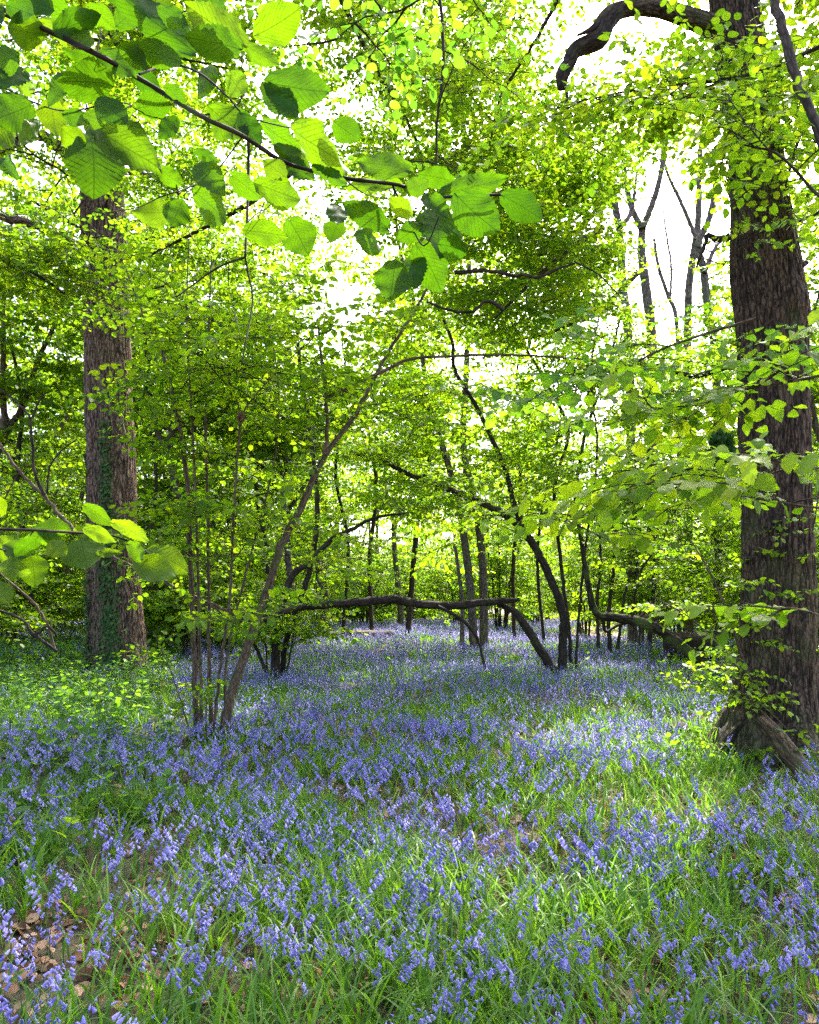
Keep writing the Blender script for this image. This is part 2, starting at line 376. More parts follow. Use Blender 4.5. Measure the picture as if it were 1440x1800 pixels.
M['leaf_hi'] = leaf_mat('near hazel leaf', [(0, (0.022, 0.065, 0.006)), (0.5, (0.035, 0.09, 0.007)), (1, (0.06, 0.13, 0.01))], [(0, (0.03, 0.10, 0.002)), (0.5, (0.07, 0.17, 0.002)), (1, (0.18, 0.29, 0.003))], 0.55, veins=True)
M['ivy'] = leaf_mat('ivy leaf', [(0, (0.02, 0.055, 0.012)), (0.5, (0.035, 0.09, 0.018)), (1, (0.07, 0.15, 0.03))], [(0, (0.02, 0.07, 0.01)), (1, (0.06, 0.15, 0.02))], 0.2, 0.55, 0.2)
M['blade'] = leaf_mat('bluebell leaf', [(0, (0.035, 0.10, 0.010)), (0.5, (0.075, 0.18, 0.014)), (1, (0.17, 0.29, 0.02))], [(0, (0.09, 0.26, 0.01)), (0.5, (0.17, 0.38, 0.012)), (1, (0.29, 0.50, 0.02))], 0.4, 0.45, 0.3)
M['bell'] = leaf_mat('bluebell flower', [(0, (0.16, 0.155, 0.46)), (0.5, (0.30, 0.28, 0.62)), (1, (0.50, 0.46, 0.76))], [(0, (0.16, 0.14, 0.52)), (0.5, (0.32, 0.27, 0.70)), (1, (0.54, 0.45, 0.82))], 0.4, 0.5, 0.3)
M['pink'] = leaf_mat('pink bluebell flower', [(0, (0.5, 0.28, 0.55)), (1, (0.65, 0.4, 0.68))], [(0, (0.55, 0.3, 0.6)), (1, (0.7, 0.4, 0.7))], 0.4, 0.5, 0.3)
M['stalk'] = leaf_mat('bluebell stalk', [(0, (0.05, 0.07, 0.06)), (0.5, (0.07, 0.15, 0.03)), (1, (0.10, 0.20, 0.03))], [(0, (0.1, 0.2, 0.02)), (1, (0.2, 0.35, 0.03))], 0.2)
M['litter'] = leaf_mat('dead leaf', [(0, (0.06, 0.03, 0.016)), (0.5, (0.20, 0.11, 0.055)), (1, (0.42, 0.28, 0.17))], [(0, (0.12, 0.06, 0.02)), (1, (0.4, 0.22, 0.10))], 0.2, 0.6)
M['oak'] = bark_mat('oak bark', (0.006, 0.004, 0.003), (0.135, 0.088, 0.060), 24, 0.34, 1.0, moss=0.25, dist=0.03)
M['oak_pink'] = bark_mat('reddish oak bark', (0.014, 0.009, 0.007), (0.27, 0.175, 0.13), 18, 0.32, 1.0, moss=0.1, dist=0.04)
M['moss'] = bark_mat('mossy wood', (0.008, 0.008, 0.004), (0.06, 0.048, 0.028), 16, 0.3, 0.8, moss=0.9)
M['moss_log'] = bark_mat('rotten brown wood', (0.02, 0.012, 0.007), (0.11, 0.07, 0.042), 22, 0.3, 0.9, moss=0.5, dist=0.02)
M['hazel'] = bark_mat('hazel bark', (0.04, 0.026, 0.015), (0.16, 0.11, 0.07), 40, 0.3, 0.4, moss=0.4, dist=0.006)
M['dark'] = bark_mat('dark wet bark', (0.010, 0.007, 0.005), (0.06, 0.042, 0.032), 34, 0.25, 0.6, moss=0.25, dist=0.008)
M['grey'] = bark_mat('pale grey bark', (0.04, 0.03, 0.027), (0.19, 0.15, 0.13), 26, 0.3, 0.5, moss=0.35, dist=0.01)
M['twig'] = bark_mat('twig bark', (0.015, 0.010, 0.006), (0.075, 0.048, 0.03), 60, 0.3, 0.2)

# ------------------------------------------------------------------ ground, bare path, sky-side woodland
def ground_mat():
    m, nt, out = new_mat('woodland floor'); L = nt.links
    tc = nd(nt, 'ShaderNodeTexCoord'); n1 = nd(nt, 'ShaderNodeTexNoise'); n1.inputs['Scale'].default_value = 28; n1.inputs['Detail'].default_value = 12; n1.inputs['Roughness'].default_value = .75; L.new(tc.outputs['Object'], n1.inputs['Vector'])
    n2 = nd(nt, 'ShaderNodeTexNoise'); n2.inputs['Scale'].default_value = 0.8; n2.inputs['Detail'].default_value = 4; L.new(tc.outputs['Object'], n2.inputs['Vector'])
    r1 = ramp(nt, n1.outputs[0], [(0.38, (0.015, 0.010, 0.006)), (0.62, (0.15, 0.10, 0.055))]); r2 = ramp(nt, n1.outputs[0], [(0.3, (0.02, 0.022, 0.01)), (0.7, (0.10, 0.09, 0.04))])
    mr = nd(nt, 'ShaderNodeMapRange'); L.new(n2.outputs[0], mr.inputs[0]); mr.inputs[1].default_value = 0.42; mr.inputs[2].default_value = 0.58
    mc = nd(nt, 'ShaderNodeMix', data_type='RGBA'); L.new(mr.outputs[0], mc.inputs[0]); L.new(r1.outputs[0], mc.inputs[6]); L.new(r2.outputs[0], mc.inputs[7])
    pr = nd(nt, 'ShaderNodeBsdfPrincipled'); pr.inputs['Roughness'].default_value = 0.95; L.new(mc.outputs[2], pr.inputs['Base Color'])
    bp = nd(nt, 'ShaderNodeBump'); bp.inputs['Strength'].default_value = 0.8; bp.inputs['Distance'].default_value = 0.03; L.new(n1.outputs[0], bp.inputs['Height']); L.new(bp.outputs[0], pr.inputs['Normal'])
    L.new(pr.outputs[0], out.inputs[0]); return m
def grid_mesh(xs, ys, name, mat, dz=0.0):
    X, Y = np.meshgrid(xs, ys); Z = gz(X, Y) + dz
    V = np.stack([X, Y, Z], -1).reshape(-1, 3); nx = len(xs); i = np.arange(len(ys) - 1)[:, None] * nx; j = np.arange(nx - 1)[None]
    mb = MB(); mb.add(V, [np.stack([i + j, i + j + 1, i + nx + j + 1, i + nx + j], -1).reshape(-1, 4)]); return mb.build(name, mat)
gs = np.concatenate([[-900, -400, -150], np.arange(-80, 80.1, 0.8), [150, 400, 900]])
tag(grid_mesh(gs, gs + 40, 'ground', ground_mat()), kind='structure')
m_, nt_, out_ = new_mat('trodden earth'); pr_ = nd(nt_, 'ShaderNodeBsdfPrincipled'); pr_.inputs['Roughness'].default_value = 0.95
n_ = nd(nt_, 'ShaderNodeTexNoise'); n_.inputs['Scale'].default_value = 5; n_.inputs['Detail'].default_value = 8
nt_.links.new(ramp(nt_, n_.outputs[0], [(0.3, (0.22, 0.14, 0.09)), (0.7, (0.46, 0.33, 0.24))]).outputs[0], pr_.inputs[0]); nt_.links.new(pr_.outputs[0], out_.inputs[0])
pth = MB(); cl = np.array([[30, 20], [18, 24.5], [12, 26], [8.2, 28.5], [7.4, 33], [9, 40], [12, 50]], float)
cl3, _ = smooth_path(np.c_[cl, np.zeros(len(cl))], np.ones(len(cl)), 0.8); tt = norm(np.gradient(cl3, axis=0)); sd = np.stack([-tt[:, 1], tt[:, 0], 0 * tt[:, 0]], -1)
rows = []
for w_ in np.linspace(-1, 1, 5): q = cl3 + sd * w_ * (1.1 + 0.25 * vnoise(cl3[:, 0], cl3[:, 1], 1.5)[:, None]); q[:, 2] = gz(q[:, 0], q[:, 1]) + 0.02; rows.append(q)
rows = np.stack(rows, 1); i = np.arange(len(cl3) - 1)[:, None] * 5; j = np.arange(4)[None]
pth.add(rows.reshape(-1, 3), [np.stack([i + j, i + j + 1, i + 6 + j, i + 5 + j], -1).reshape(-1, 4)]); tag(pth.build('path', m_), kind='structure')
def on_path(x, y):
    d = np.min(np.hypot(x[:, None] - cl3[None, :, 0], y[:, None] - cl3[None, :, 1]), 1); return d < 1.15


# ------------------------------------------------------------------ large oaks
def px_path(pts, D=None):
    out = []
    for q in pts: out.append(P(q[0], q[1], q[2] if len(q) > 2 else D))
    return np.array(out)
def bark_disp(flare=0.0, lobes=5, ground=0.0, grooves=26, seed=0.0, amp=0.035, lump=0.06, knots=()):
    def f(rr, th, s, p):
        T, S = np.meshgrid(th, s); h = p[:, 2][:, None] - ground
        n1 = vnoise(np.cos(T) * 2 + seed, S * 0.9 + np.sin(T) * 2, 1.0) + vnoise(np.sin(T) * 3 + 9 + seed, S * 1.7 + np.cos(T), 1.0) - 1
        ph = T * grooves / 2 + 3.0 * (vnoise(S * 2.5, np.cos(T) * 4 + seed + 3, 1.0) - 0.5) * 2
        g = np.abs(np.sin(ph)) ** 0.6 * (.45 + .55 * np.clip(vnoise(S * 9 + 2 * np.sin(T * 7), np.cos(T) * 9 + np.sin(T) * 5 + seed, 1.0) * 2, 0, 1))
        r = rr * (1 + lump * n1 + amp * (g - 0.6))
        if flare:
            e = np.exp(-np.maximum(h, -0.2) / 0.38)
            r = r + rr * flare * e * (0.55 + 0.55 * np.cos(lobes * T + seed) * (0.4 + 0.6 * vnoise(np.cos(T) * 2 + 20, np.sin(T) * 2 + seed, 1.0) * 1.6))
        for (s0, t0, a, w) in knots:
            dT = np.abs((T - t0 + np.pi) % (2 * np.pi) - np.pi)
            r = r + a * np.exp(-((S - s0) / w) ** 2 - (dT / 0.5) ** 2)
        return r
    return f
GAPS = [(1190, 430, 110, 180, .96), (1225, 320, 60, 110, .9), (1290, 45, 75, 50, .9), (1150, 20, 110, 40, .92), (1030, 90, 80, 80, .75), (600, 190, 75, 70, .6), (420, 370, 120, 40, .5), (1350, 520, 75, 60, .4), (1340, 380, 60, 90, .5), (180, 390, 50, 80, .85), (188, 620, 52, 160, .6), (195, 900, 52, 190, .55), (60, 40, 60, 40, .3), (960, 40, 60, 50, .4), (495, 970, 38, 90, .75), (560, 830, 42, 70, .7), (640, 690, 45, 70, .6), (340, 1050, 60, 120, .4), (900, 900, 60, 70, .5), (850, 740, 45, 80, .5)]
def crown_part(root, sprays, wood, templates, leafmat, name='crown', loc=None, gaps=True, **kw):
    mb = wood if wood is not None else MB()
    if gaps and root is not None and sprays.o: sprays.thin(root.location, GAPS)
    # wood collected with mat slot 1
    sprays.bake(mb, templates, **kw)
    return mb.build(name, [leafmat, M['twig']], root, loc=loc)
class WoodMB(MB):
    def add(s, V, faces, tint=0.5, co=None, mat=1): MB.add(s, V, faces, tint, co, 1)

# right-hand oak
base = G(1345, 1322); D0 = base[1]
ro = thing('oak_tree', base, 'big dark oak with mossy root flare and a burr, standing at the right edge', 'tree', None)
def rel(pts, o): return np.asarray(pts) - np.asarray(o)
tr = [(1362, 1400, D0), (1362, 1290, D0), (1366, 1150, D0), (1367, 1000, D0), (1363, 800, D0), (1357, 600, D0), (1347, 480, D0), (1336, 360, D0), (1324, 220, D0), (1303, 90, D0), (1290, 0, D0), (1283, -160, D0), (1290, -420, D0)]
wd = [150, 140, 122, 117, 117, 117, 124, 100, 88, 88, 86, 78, 60]
pr_pts = rel(px_path(tr), base); pr_pts[0, 2] = -0.35
mb = MB(); tube(mb, pr_pts, np.array(wd) / 2 / F * D0, 210, 0.028, disp=bark_disp(0.85, 5, 0.0, 34, 1.0, 0.085, 0.06, knots=((4.95, 0.2, 0.10, 0.16), (5.0, 5.2, 0.06, 0.2))))
mb.build('trunk', M['oak'], ro)
mb = MB()   # the big limb that arches left and ends in a torn hanging stub
lp = rel(px_path([(1300, 75, D0), (1262, 52, D0 - .05), (1215, 32, D0 - .2), (1160, 15, D0 - .35), (1105, 14, D0 - .45), (1068, 30, D0 - .5), (1040, 75, D0 - .5)]), base)
tube(mb, lp, np.array([30, 22, 17, 15, 14, 15, 13]) / F * D0, 40, 0.04, disp=bark_disp(0, 0, 0, 14, 5, 0.08, 0.12)); mb.build('limb', M['oak'], ro)
mb = MB(); lp = rel(px_path([(1088, 18, D0 - .5), (1066, 40, D0 - .5), (1052, 68, D0 - .5), (1012, 88, D0 - .5), (1000, 112, D0 - .5), (990, 128, D0 - .5), (988, 156, D0 - .5)]), base)
tube(mb, lp, np.array([12, 15, 17, 13, 11, 12, 7]) / F * D0, 32, 0.03, disp=bark_disp(0, 0, 0, 10, 7, 0.15, 0.22))
tube(mb, rel(px_path([(1066, 25, D0 - .5), (1040, 50, D0 - .6), (1015, 62, D0 - .65)]), base), np.array([7, 5, 2]) / F * D0, 8, 0.05)
tube(mb, rel(px_path([(996, 150, D0 - .5), (998, 200, D0 - .5), (1000, 240, D0 - .45), (1030, 252, D0 - .4), (1065, 275, D0 - .4)]), base), np.array([3, 2.5, 2, 1.6, 1]) / F * D0, 6, 0.08, wob=.01)
mb.build('broken_stub', M['dark'], ro)
for q in ([(1405, 470), (1416, 462), (1422, 463)], [(1382, 480), (1375, 468), (1370, 440)], [(1283, 415), (1255, 420), (1245, 414), (1235, 440), (1225, 470)]):
    mb = MB(); tube(mb, rel(px_path(q, D0 - .2), base), np.linspace(7, 2, len(q)) / F * D0, 8, 0.04, wob=.01); mb.build('twig', M['dark'], ro)
mb = MB()   # buttress roots
tube(mb, rel([G(1345, 1322) + [-.12, -.1, .62], G(1318, 1325) + [0, -.05, .36], G(1285, 1330) + [0, 0, .14], G(1255, 1338) + [0, 0, -.12]], base), [.10, .14, .15, .10], 60, 0.03, disp=bark_disp(0, 0, 0, 12, 3, .16, .3))
tube(mb, rel([G(1330, 1300) + [0, -.15, .5], G(1325, 1330) + [0, -.15, .15], G(1318, 1350) + [0, 0, -.2]], base), [.2, .21, .12], 30, 0.04, disp=bark_disp(0, 0, 0, 9, 4, .1, .2))
mb.build('root', M['moss'], ro)
sp, wood = Sprays(), WoodMB()
trunk_path, _ = smooth_path(pr_pts, np.ones(len(pr_pts)), 0.2)
branches(trunk_path, wood, sp, 9, 0.8, 1.0, 4.2, 6, 9, 1.0, 0.25, 0.03)
for q in ([(1335, 380), (1360, 420), (1390, 430)], [(1300, 330), (1270, 300), (1290, 290)], [(1330, 360), (1300, 440), (1280, 450)], [(1360, 560), (1310, 600), (1270, 640)], [(1380, 330), (1400, 380), (1425, 400)]):
    b = rel(px_path(q, D0 - .5), base); tube(wood, b, np.linspace(.008, .002, len(b)), 5, .1); dress(b, sp, 9, 0.1, .6)
crown_part(ro, sp, wood, T_OAK, M['leaf_oak'], tint0=.5)

log = tag(None or (lambda: (lambda mb: (tube(mb, [P(1340, 1268, 7.6), P(1366, 1296, 7.4), P(1402, 1342, 7.1), P(1450, 1405, 6.8)], [.07, .085, .08, .06], 28, 0.04, disp=bark_disp(0, 0, 0, 8, 9, .08, .15)), mb.build('fallen_log', M['moss_log'], loc=G(1400, 1335)))[1])(MB()))(),
          'short brown log lying slanted against the foot of the right oak', 'log')

# left-hand oak
LD = 17.0; base = np.array([P(205, 1160, LD)[0], LD, 0.0]); base[2] = gz(base[0], base[1])
lo = thing('oak_tree', base, 'tall straight oak with ivy creeping up its reddish ridged trunk, at the left', 'tree')
tr = [(207, 1190), (205, 1120), (200, 1000), (196, 850), (192, 700), (188, 560), (184, 430), (180, 320), (184, 220), (192, 130), (196, 40), (200, -60), (205, -250)]
wd = [98, 92, 86, 84, 80, 80, 78, 76, 62, 52, 46, 40, 30]
pts = rel(px_path(tr, LD), base); pts[0, 2] = -.4
mb = MB(); tube(mb, pts, np.array(wd) / 2 / F * LD * 1.0, 180, 0.06, disp=bark_disp(.35, 5, 0, 34, 2.0, 0.08, 0.06)); mb.build('trunk', M['oak_pink'], lo)
ltr, _ = smooth_path(pts, np.ones(len(pts)), .3)
for q, w0 in (([(175, 330), (130, 280), (95, 250), (60, 235), (0, 262), (-60, 250)], 13), ([(160, 450), (120, 425), (60, 395), (0, 380), (-80, 350)], 11), ([(200, 260), (215, 190), (235, 140), (260, 100), (230, 50), (215, 20)], 11), ([(205, 210), (250, 185), (300, 175)], 8), ([(210, 300), (250, 305), (290, 320), (330, 350)], 6), ([(215, 395), (250, 392), (268, 390)], 7), ([(160, 520), (100, 460), (50, 430), (-40, 400)], 7), ([(225, 668), (262, 664)], 8)):
    mb = MB(); b = rel(px_path([(a, b_, LD - .4 * k) for k, (a, b_) in enumerate(q)]), base)
    tube(mb, b, np.linspace(w0, w0 * .4, len(b)) / F * LD, 14, .12, rough=.06, wob=.02); mb.build('limb', M['oak_pink'], lo)
sp, wood = Sprays(), WoodMB()
branches(ltr, wood, sp, 34, 0.40, 1.0, 5.5, 6, 8, 1.2, 0.2, 0.035)
crown_part(lo, sp, wood, T_OAK, M['leaf_oak'], tint0=.5)
# ivy
mb = MB(); V0, F0 = LOW; n = 1900; hh = rng.random(n) ** 1.9 * 5.2; th = rng.normal(-1.42, 0.2, n)
th = np.where((rng.random(n) < .3) & (hh < 2.2), rng.normal(-2.5, .2, n), th); keep = (hh < 3.2) | (np.abs(th + 1.4) < .22); th, hh = th[keep], hh[keep]; n = len(th)
ks = np.clip(np.searchsorted(ltr[:, 2], hh), 1, len(ltr) - 1); cx = ltr[ks]; rad = np.interp(hh, pts[:, 2], np.array(wd) / 2 / F * LD) * (1 + .35 * .55 * np.exp(-hh / .32)) + rng.uniform(0.0, .09, n)
o = np.stack([cx[:, 0] + np.cos(th) * rad, cx[:, 1] + np.sin(th) * rad, hh], -1); out = np.stack([np.cos(th), np.sin(th), .2 + 0 * th], -1)
f = norm(np.stack([rng.normal(0, .5, n), rng.normal(0, .3, n), -1 + 0 * th], -1) + out * .5); y = norm(np.cross(out, f)); z = np.cross(f, y)
W = np.einsum('nij,vj->nvi', np.stack([f, y, z], -1), V0 * [1, 1.3, 1]) * rng.uniform(.035, .07, n)[:, None, None] + o[:, None]
mb.add(W.reshape(-1, 3), [(F0[0][None] + (np.arange(n) * 6)[:, None, None]).reshape(-1, 4)], np.repeat(rng.normal(.5, .25, n), 6)); mb.build('ivy', M['ivy'], lo)

# ------------------------------------------------------------------ hazels traced from the place
def traced_tree(name, label, cat, base, stems, mat, crown=None, group=None, leaf='leaf', tmpl=None, tint0=.5, names=None):
    """stems: list of (points px, widths px). Each stem is a part; crown(sp, wood, paths) dresses it"""
    root = thing(name, base, label, cat, group); paths = []
    for k, (q, w) in enumerate(stems):
        pp = rel(px_path(q), base); ww = np.interp(np.linspace(0, 1, len(q)), np.linspace(0, 1, len(w)), w)
        r = .72 * ww / 2 / F * np.array([a[2] for a in q])
        mb = MB(); sd_ = 18 if ww.max() > 12 else 9
        p = tube(mb, pp, r, sd_, 0.10, rough=.05, wob=.006); mb.build((names[k] if names else 'stem'), mat, root); paths.append(p)
    sp, wood = Sprays(), WoodMB()
    if crown: crown(sp, wood, paths)
    if sp.o: crown_part(root, sp, wood, tmpl or T_LOW, M[leaf], tint0=tint0)
    return root
def S(D, *q, w): return ([(a, b, D) if not isinstance(D, tuple) else (a, b, D[0] + (D[1] - D[0]) * k / (len(q) - 1)) for k, (a, b) in enumerate(q)], w)

bA = G(375, 1302); dA = bA[1]
def cA(sp, wood, paths):
    for p in paths[:8]: branches(p, wood, sp, 9, 0.30, 1.0, 1.5, 3, 8, 1.0, 0.25, .007)
    for p in paths[8:]: branches(p, wood, sp, 4, 0.2, 1.0, .5, 1, 8, .8, 0.25, .004)
traced_tree('hazel_coppice', 'hazel coppice with one thick leaning stem, rising from bluebells left of centre', 'hazel', bA, [
    S((dA, dA + 1.2), (390, 1320), (402, 1240), (425, 1165), (462, 1060), (495, 960), (530, 890), (572, 800), (620, 735), (680, 625), (752, 505), (800, 380), w=[26, 22, 20, 17, 11, 8, 4]),
    S((dA + .1, dA), (346, 1310), (343, 1200), (335, 1000), (326, 820), (305, 700), (285, 620), (255, 560), (220, 470), w=[14, 12, 8, 3]),
    S((dA, dA - .3), (356, 1315), (352, 1150), (345, 900), (335, 700), (328, 560), (332, 420), w=[9, 7, 5, 2.5]),
    S((dA + .2, dA + .6), (372, 1300), (368, 1150), (366, 950), (362, 750), (366, 600), (372, 450), w=[10, 8, 6, 3]),
    S((dA, dA - .5), (374, 1315), (384, 1200), (404, 1050), (411, 900), (418, 800), (423, 730), w=[9, 7, 6, 5]),
    S((dA - .5, dA - .7), (423, 730), (445, 700), (500, 640), (545, 600), (580, 560), w=[4, 2]),
    S((dA - .5, dA - .6), (423, 730), (412, 690), (390, 640), (370, 600), w=[4, 1.5]),
    S((dA + .3, dA + .8), (395, 1300), (400, 1150), (440, 980), (480, 820), (490, 680), (470, 560), w=[7, 5, 3]),
    S((dA - .1, dA + .1), (340, 1308), (320, 1240), (300, 1180), (270, 1110), w=[4, 2]),
    S((dA - .1, dA - .2), (366, 1316), (362, 1260), (366, 1170), (362, 1090), w=[4, 2]),
    S((dA, dA + .2), (572, 800), (575, 740), (573, 700), (566, 640), (558, 560), w=[11, 9, 5]),
    S((dA, dA + .8), (574, 700), (620, 678), (655, 662), (720, 632), (800, 626), (900, 624), (985, 628), (1040, 634), (1088, 652), w=[8, 9, 7, 5, 2]),
], M['hazel'], cA)
o = None
mb = MB(); p0 = P(424, 733, dA - .5)
for k in range(26):
    d = norm(rng.normal(0, 1, 3)); v, f = leaf_mid(); y = norm(np.cross(d, rng.normal(0, 1, 3))); z = np.cross(d, y)
    mb.add((v * .05) @ np.stack([d, y, z], 0) + d * .012, f, rng.random())
o = mb.build('leaf_ball', M['litter']); o.location = p0; tag(o, 'small ball of withered brown leaves caught in a fork of the slim hazel stem', 'leaf clump')

bC = G(985, 1190); dC = bC[1]
def cC(sp, wood, paths):
    branches(paths[0], wood, sp, 24, 0.4, 1.0, 2.4, 4, 7, 1.1, .35, .009)
    branches(paths[1], wood, sp, 22, 0.20, 1.0, 2.4, 4, 7, 1.1, .3, .009)
    branches(paths[4], wood, sp, 12, 0.35, 1.0, 1.8, 3, 7, 1.1, .3, .008); branches(paths[5], wood, sp, 10, 0.4, 1.0, 1.6, 3, 7, 1.1, .3, .008)
traced_tree('hazel_tree', 'dark crooked hazel whose broken low stem arches level across the clearing, right of centre', 'hazel', bC, [
    S((dC, dC - 1), (988, 1205), (990, 1120), (990, 1080), (965, 1010), (925, 940), (880, 900), (800, 865), (745, 845), (700, 825), (660, 803), (618, 798), w=[22, 20, 20, 17, 14, 11, 8]),
    S((dC - .4, dC), (925, 940), (905, 890), (890, 830), (860, 760), (838, 715), (800, 650), (795, 600), (770, 540), w=[15, 12, 10, 7]),
    S((dC, dC - .2), (988, 1200), (955, 1150), (925, 1102), (903, 1074), (875, 1062), w=[24, 22, 18, 12]),
    S((dC - .2, dC - 2.2), (912, 1054), (880, 1056), (800, 1064), (740, 1062), (690, 1053), (640, 1058), (570, 1064), (520, 1070), (490, 1080), (465, 1090), w=[9, 20, 20, 22, 18, 15, 12]),
    S((dC + .1, dC + 1.2), (1005, 1195), (1000, 1100), (985, 980), (975, 860), (1000, 760), (975, 700), (930, 620), (890, 550), (850, 480), w=[9, 9, 7, 4]),
    S((dC + .1, dC + .3), (1012, 1190), (1018, 1080), (1030, 960), (1050, 800), (1040, 650), (1060, 520), w=[7, 6, 4]),
    S((dC - .9, dC - .6), (770, 1066), (805, 1085), (832, 1110), (845, 1140), (856, 1192), w=[9, 8, 6]),
    S((dC - 1, dC - .9), (705, 1052), (680, 1062), (668, 1068), w=[7, 3]),
    S((dC - 1.5, dC - 1.6), (585, 1058), (560, 1025), (555, 990), w=[7, 3]),
], M['dark'], cC, names=['stem', 'stem', 'stem', 'arched_stem', 'stem', 'stem', 'prop_branch', 'branch', 'branch'])

bD = G(1265, 1192); dD = bD[1]
def cD(sp, wood, paths):
    branches(paths[0], wood, sp, 14, 0.55, 1.0, 1.6, 3, 8, 1.0, .2, .007); branches(paths[1], wood, sp, 8, 0.3, 1.0, 1.0, 2, 8, 1.0, .2, .006)
traced_tree('leaning_tree', 'thick mossy limb slumped to the ground left of the right oak', 'tree', bD, [
    S((dD, dD + .5), (1290, 1212), (1262, 1188), (1200, 1138), (1160, 1108), (1120, 1092), (1075, 1085), (1048, 1078), (1035, 1030), (1022, 950), (1012, 870), (1030, 760), (1070, 640), (1090, 560), w=[31, 29, 26, 23, 18, 12, 9, 7, 5]),
    S((dD + .2, dD - .6), (1110, 1092), (1125, 1010), (1160, 965), (1225, 955), w=[7, 5, 3]),
    S((dD + .3, dD + .6), (1060, 1085), (1065, 1110), (1085, 1100), (1130, 1080), (1160, 1040), w=[9, 7, 4]),
], M['moss'], cD, names=['stem', 'branch', 'branch'])

bG = G(487, 1200); dG = bG[1]
def cG(sp, wood, paths):
    for p in paths: branches(p, wood, sp, 9, 0.4, 1.0, 1.5, 3, 7, 1.1, .3, .008)
traced_tree('hazel_coppice', 'darker hazel stool close behind the big leaning stem, its branch reaching right above the arch', 'hazel', bG, [
    S((dG, dG + .4), (485, 1215), (484, 1150), (492, 1080), (515, 1010), (545, 990), (580, 950), (610, 935), (660, 910), (712, 902), w=[24, 20, 15, 12, 10, 4]),
    S((dG + .2, dG + 1), (495, 1205), (505, 1120), (545, 1000), (558, 900), (548, 780), (530, 660), (520, 560), w=[14, 13, 11, 7]),
    S((dG + .1, dG - .3), (478, 1205), (455, 1150), (430, 1100), (400, 1070), w=[10, 8, 5]),
    S((dG, dG + .1), (500, 1200), (515, 1120), (520, 1050), w=[5, 3]), S((dG, dG + .1), (470, 1200), (468, 1140), (462, 1080), w=[5, 3]),
], M['dark'], cG)

def cE(sp, wood, paths):
    for p in paths[:2]: branches(p, wood, sp, 34, 0.18, 1.0, 3.4, 5, 6, 1.35, .25, .014)
bE = np.array([P(842, 1120, 24)[0], 24, 0.0]); bE[2] = gz(bE[0], bE[1])
traced_tree('twin_trunk_tree', 'tree with two close straight trunks behind the right end of the arch', 'tree', bE, [
    S((24, 25), (834, 1150), (828, 1050), (818, 960), (803, 870), (780, 790), (760, 730), (748, 680), (735, 560), (700, 420), (690, 250), w=[22, 19, 17, 15, 12, 9, 5]),
    S((24.4, 24.6), (851, 1150), (850, 1040), (845, 950), (832, 870), (815, 780), (820, 650), (825, 480), (815, 300), (820, 120), w=[22, 19, 18, 15, 11, 7]),
    S((23.6, 23.6), (812, 1140), (812, 1050), (800, 960), w=[12, 10, 8]),
], M['grey'], cE, tmpl=T_BIG, names=['trunk', 'trunk', 'stem'])

# slim dark stems right of the crooked hazel
for q, w, lb in (([(1052, 1140), (1050, 1060), (1056, 980), (1050, 860)], 9, 'slim dark pole stem nearest the crooked hazel, in the row behind the slumped limb'),
              ([(1073, 1145), (1070, 1080), (1078, 1010), (1082, 900)], 11, 'thickest of the dark pole stems in the row behind the slumped limb'),
              ([(1086, 1140), (1096, 1060), (1108, 1000), (1120, 930)], 8, 'dark pole stem leaning right at the end of the row behind the slumped limb')):
    b = np.array([P(q[0][0], q[0][1], 20)[0], 20, 0]); b[2] = gz(b[0], b[1])
    traced_tree('sapling', lb, 'young tree', b, [S((20, 20.4), *q, w=[w, w * .8, w * .5])], M['dark'], lambda sp, wood, ps: [branches(p, wood, sp, 8, .5, 1, 1.3, 2, 6, 1.1, .3, .008) for p in ps], group='dark pole stems')

# bare forked trees against the bright sky, upper right
SKYT = [('forked grey tree against the white sky, its fork spreading just left of the brightest gap', 27, [[(1150, 1100), (1148, 900), (1146, 700), (1146, 600), (1135, 500), (1128, 440), (1130, 398)], [(1130, 400), (1150, 350), (1163, 300), (1168, 250), (1190, 200)], [(1128, 402), (1112, 370), (1102, 330), (1096, 285), (1085, 230)]], 17),
        ('slender grey trunk left of the forked tree, half veiled by leaves', 25, [[(1112, 1100), (1110, 800), (1105, 600), (1095, 500), (1088, 400), (1070, 310), (1050, 270)], [(1090, 400), (1110, 370), (1120, 300)]], 14),
        ('pale double-stemmed tree between the forked tree and the right oak', 29, [[(1212, 1100), (1210, 850), (1208, 620), (1212, 500), (1222, 430), (1228, 380), (1230, 300), (1232, 250)], [(1224, 420), (1208, 380), (1190, 340), (1172, 300), (1160, 240)]], 12),
        ('leaning slim trunk just left of the right oak, curving in the sky gap', 24, [[(1262, 1100), (1262, 800), (1258, 620), (1246, 560), (1238, 480), (1228, 430), (1248, 380), (1262, 300)], [(1238, 480), (1255, 440), (1270, 420)]], 13),
        ('thin twiggy tree low in the brightest sky gap', 31, [[(1195, 1100), (1194, 760), (1190, 570), (1175, 520), (1158, 470), (1150, 420)], [(1178, 525), (1180, 470), (1170, 400), (1165, 360)]], 7)]
for lb, D, qs, w in SKYT:
    b = np.array([P(qs[0][0][0], 1100, D)[0], D, 0]); b[2] = gz(b[0], b[1]); qs[0][0] = (qs[0][0][0], 1130)
    traced_tree('forked_tree', lb, 'tree', b, [S((D, D + .6), *q, w=[w * .95, w * .75, w * .4] if k else [w * 1.7, w * 1.5, w * 1.0]) for k, q in enumerate(qs)], M['grey'],
                lambda sp, wood, ps: [branches(p, wood, sp, 8, .45, 1, 2.8, 3, 2, 1.1, .6, .02) for p in ps], tmpl=T_BIG, leaf='leaf_oak', names=['trunk', 'limb', 'limb'][:len(qs)])

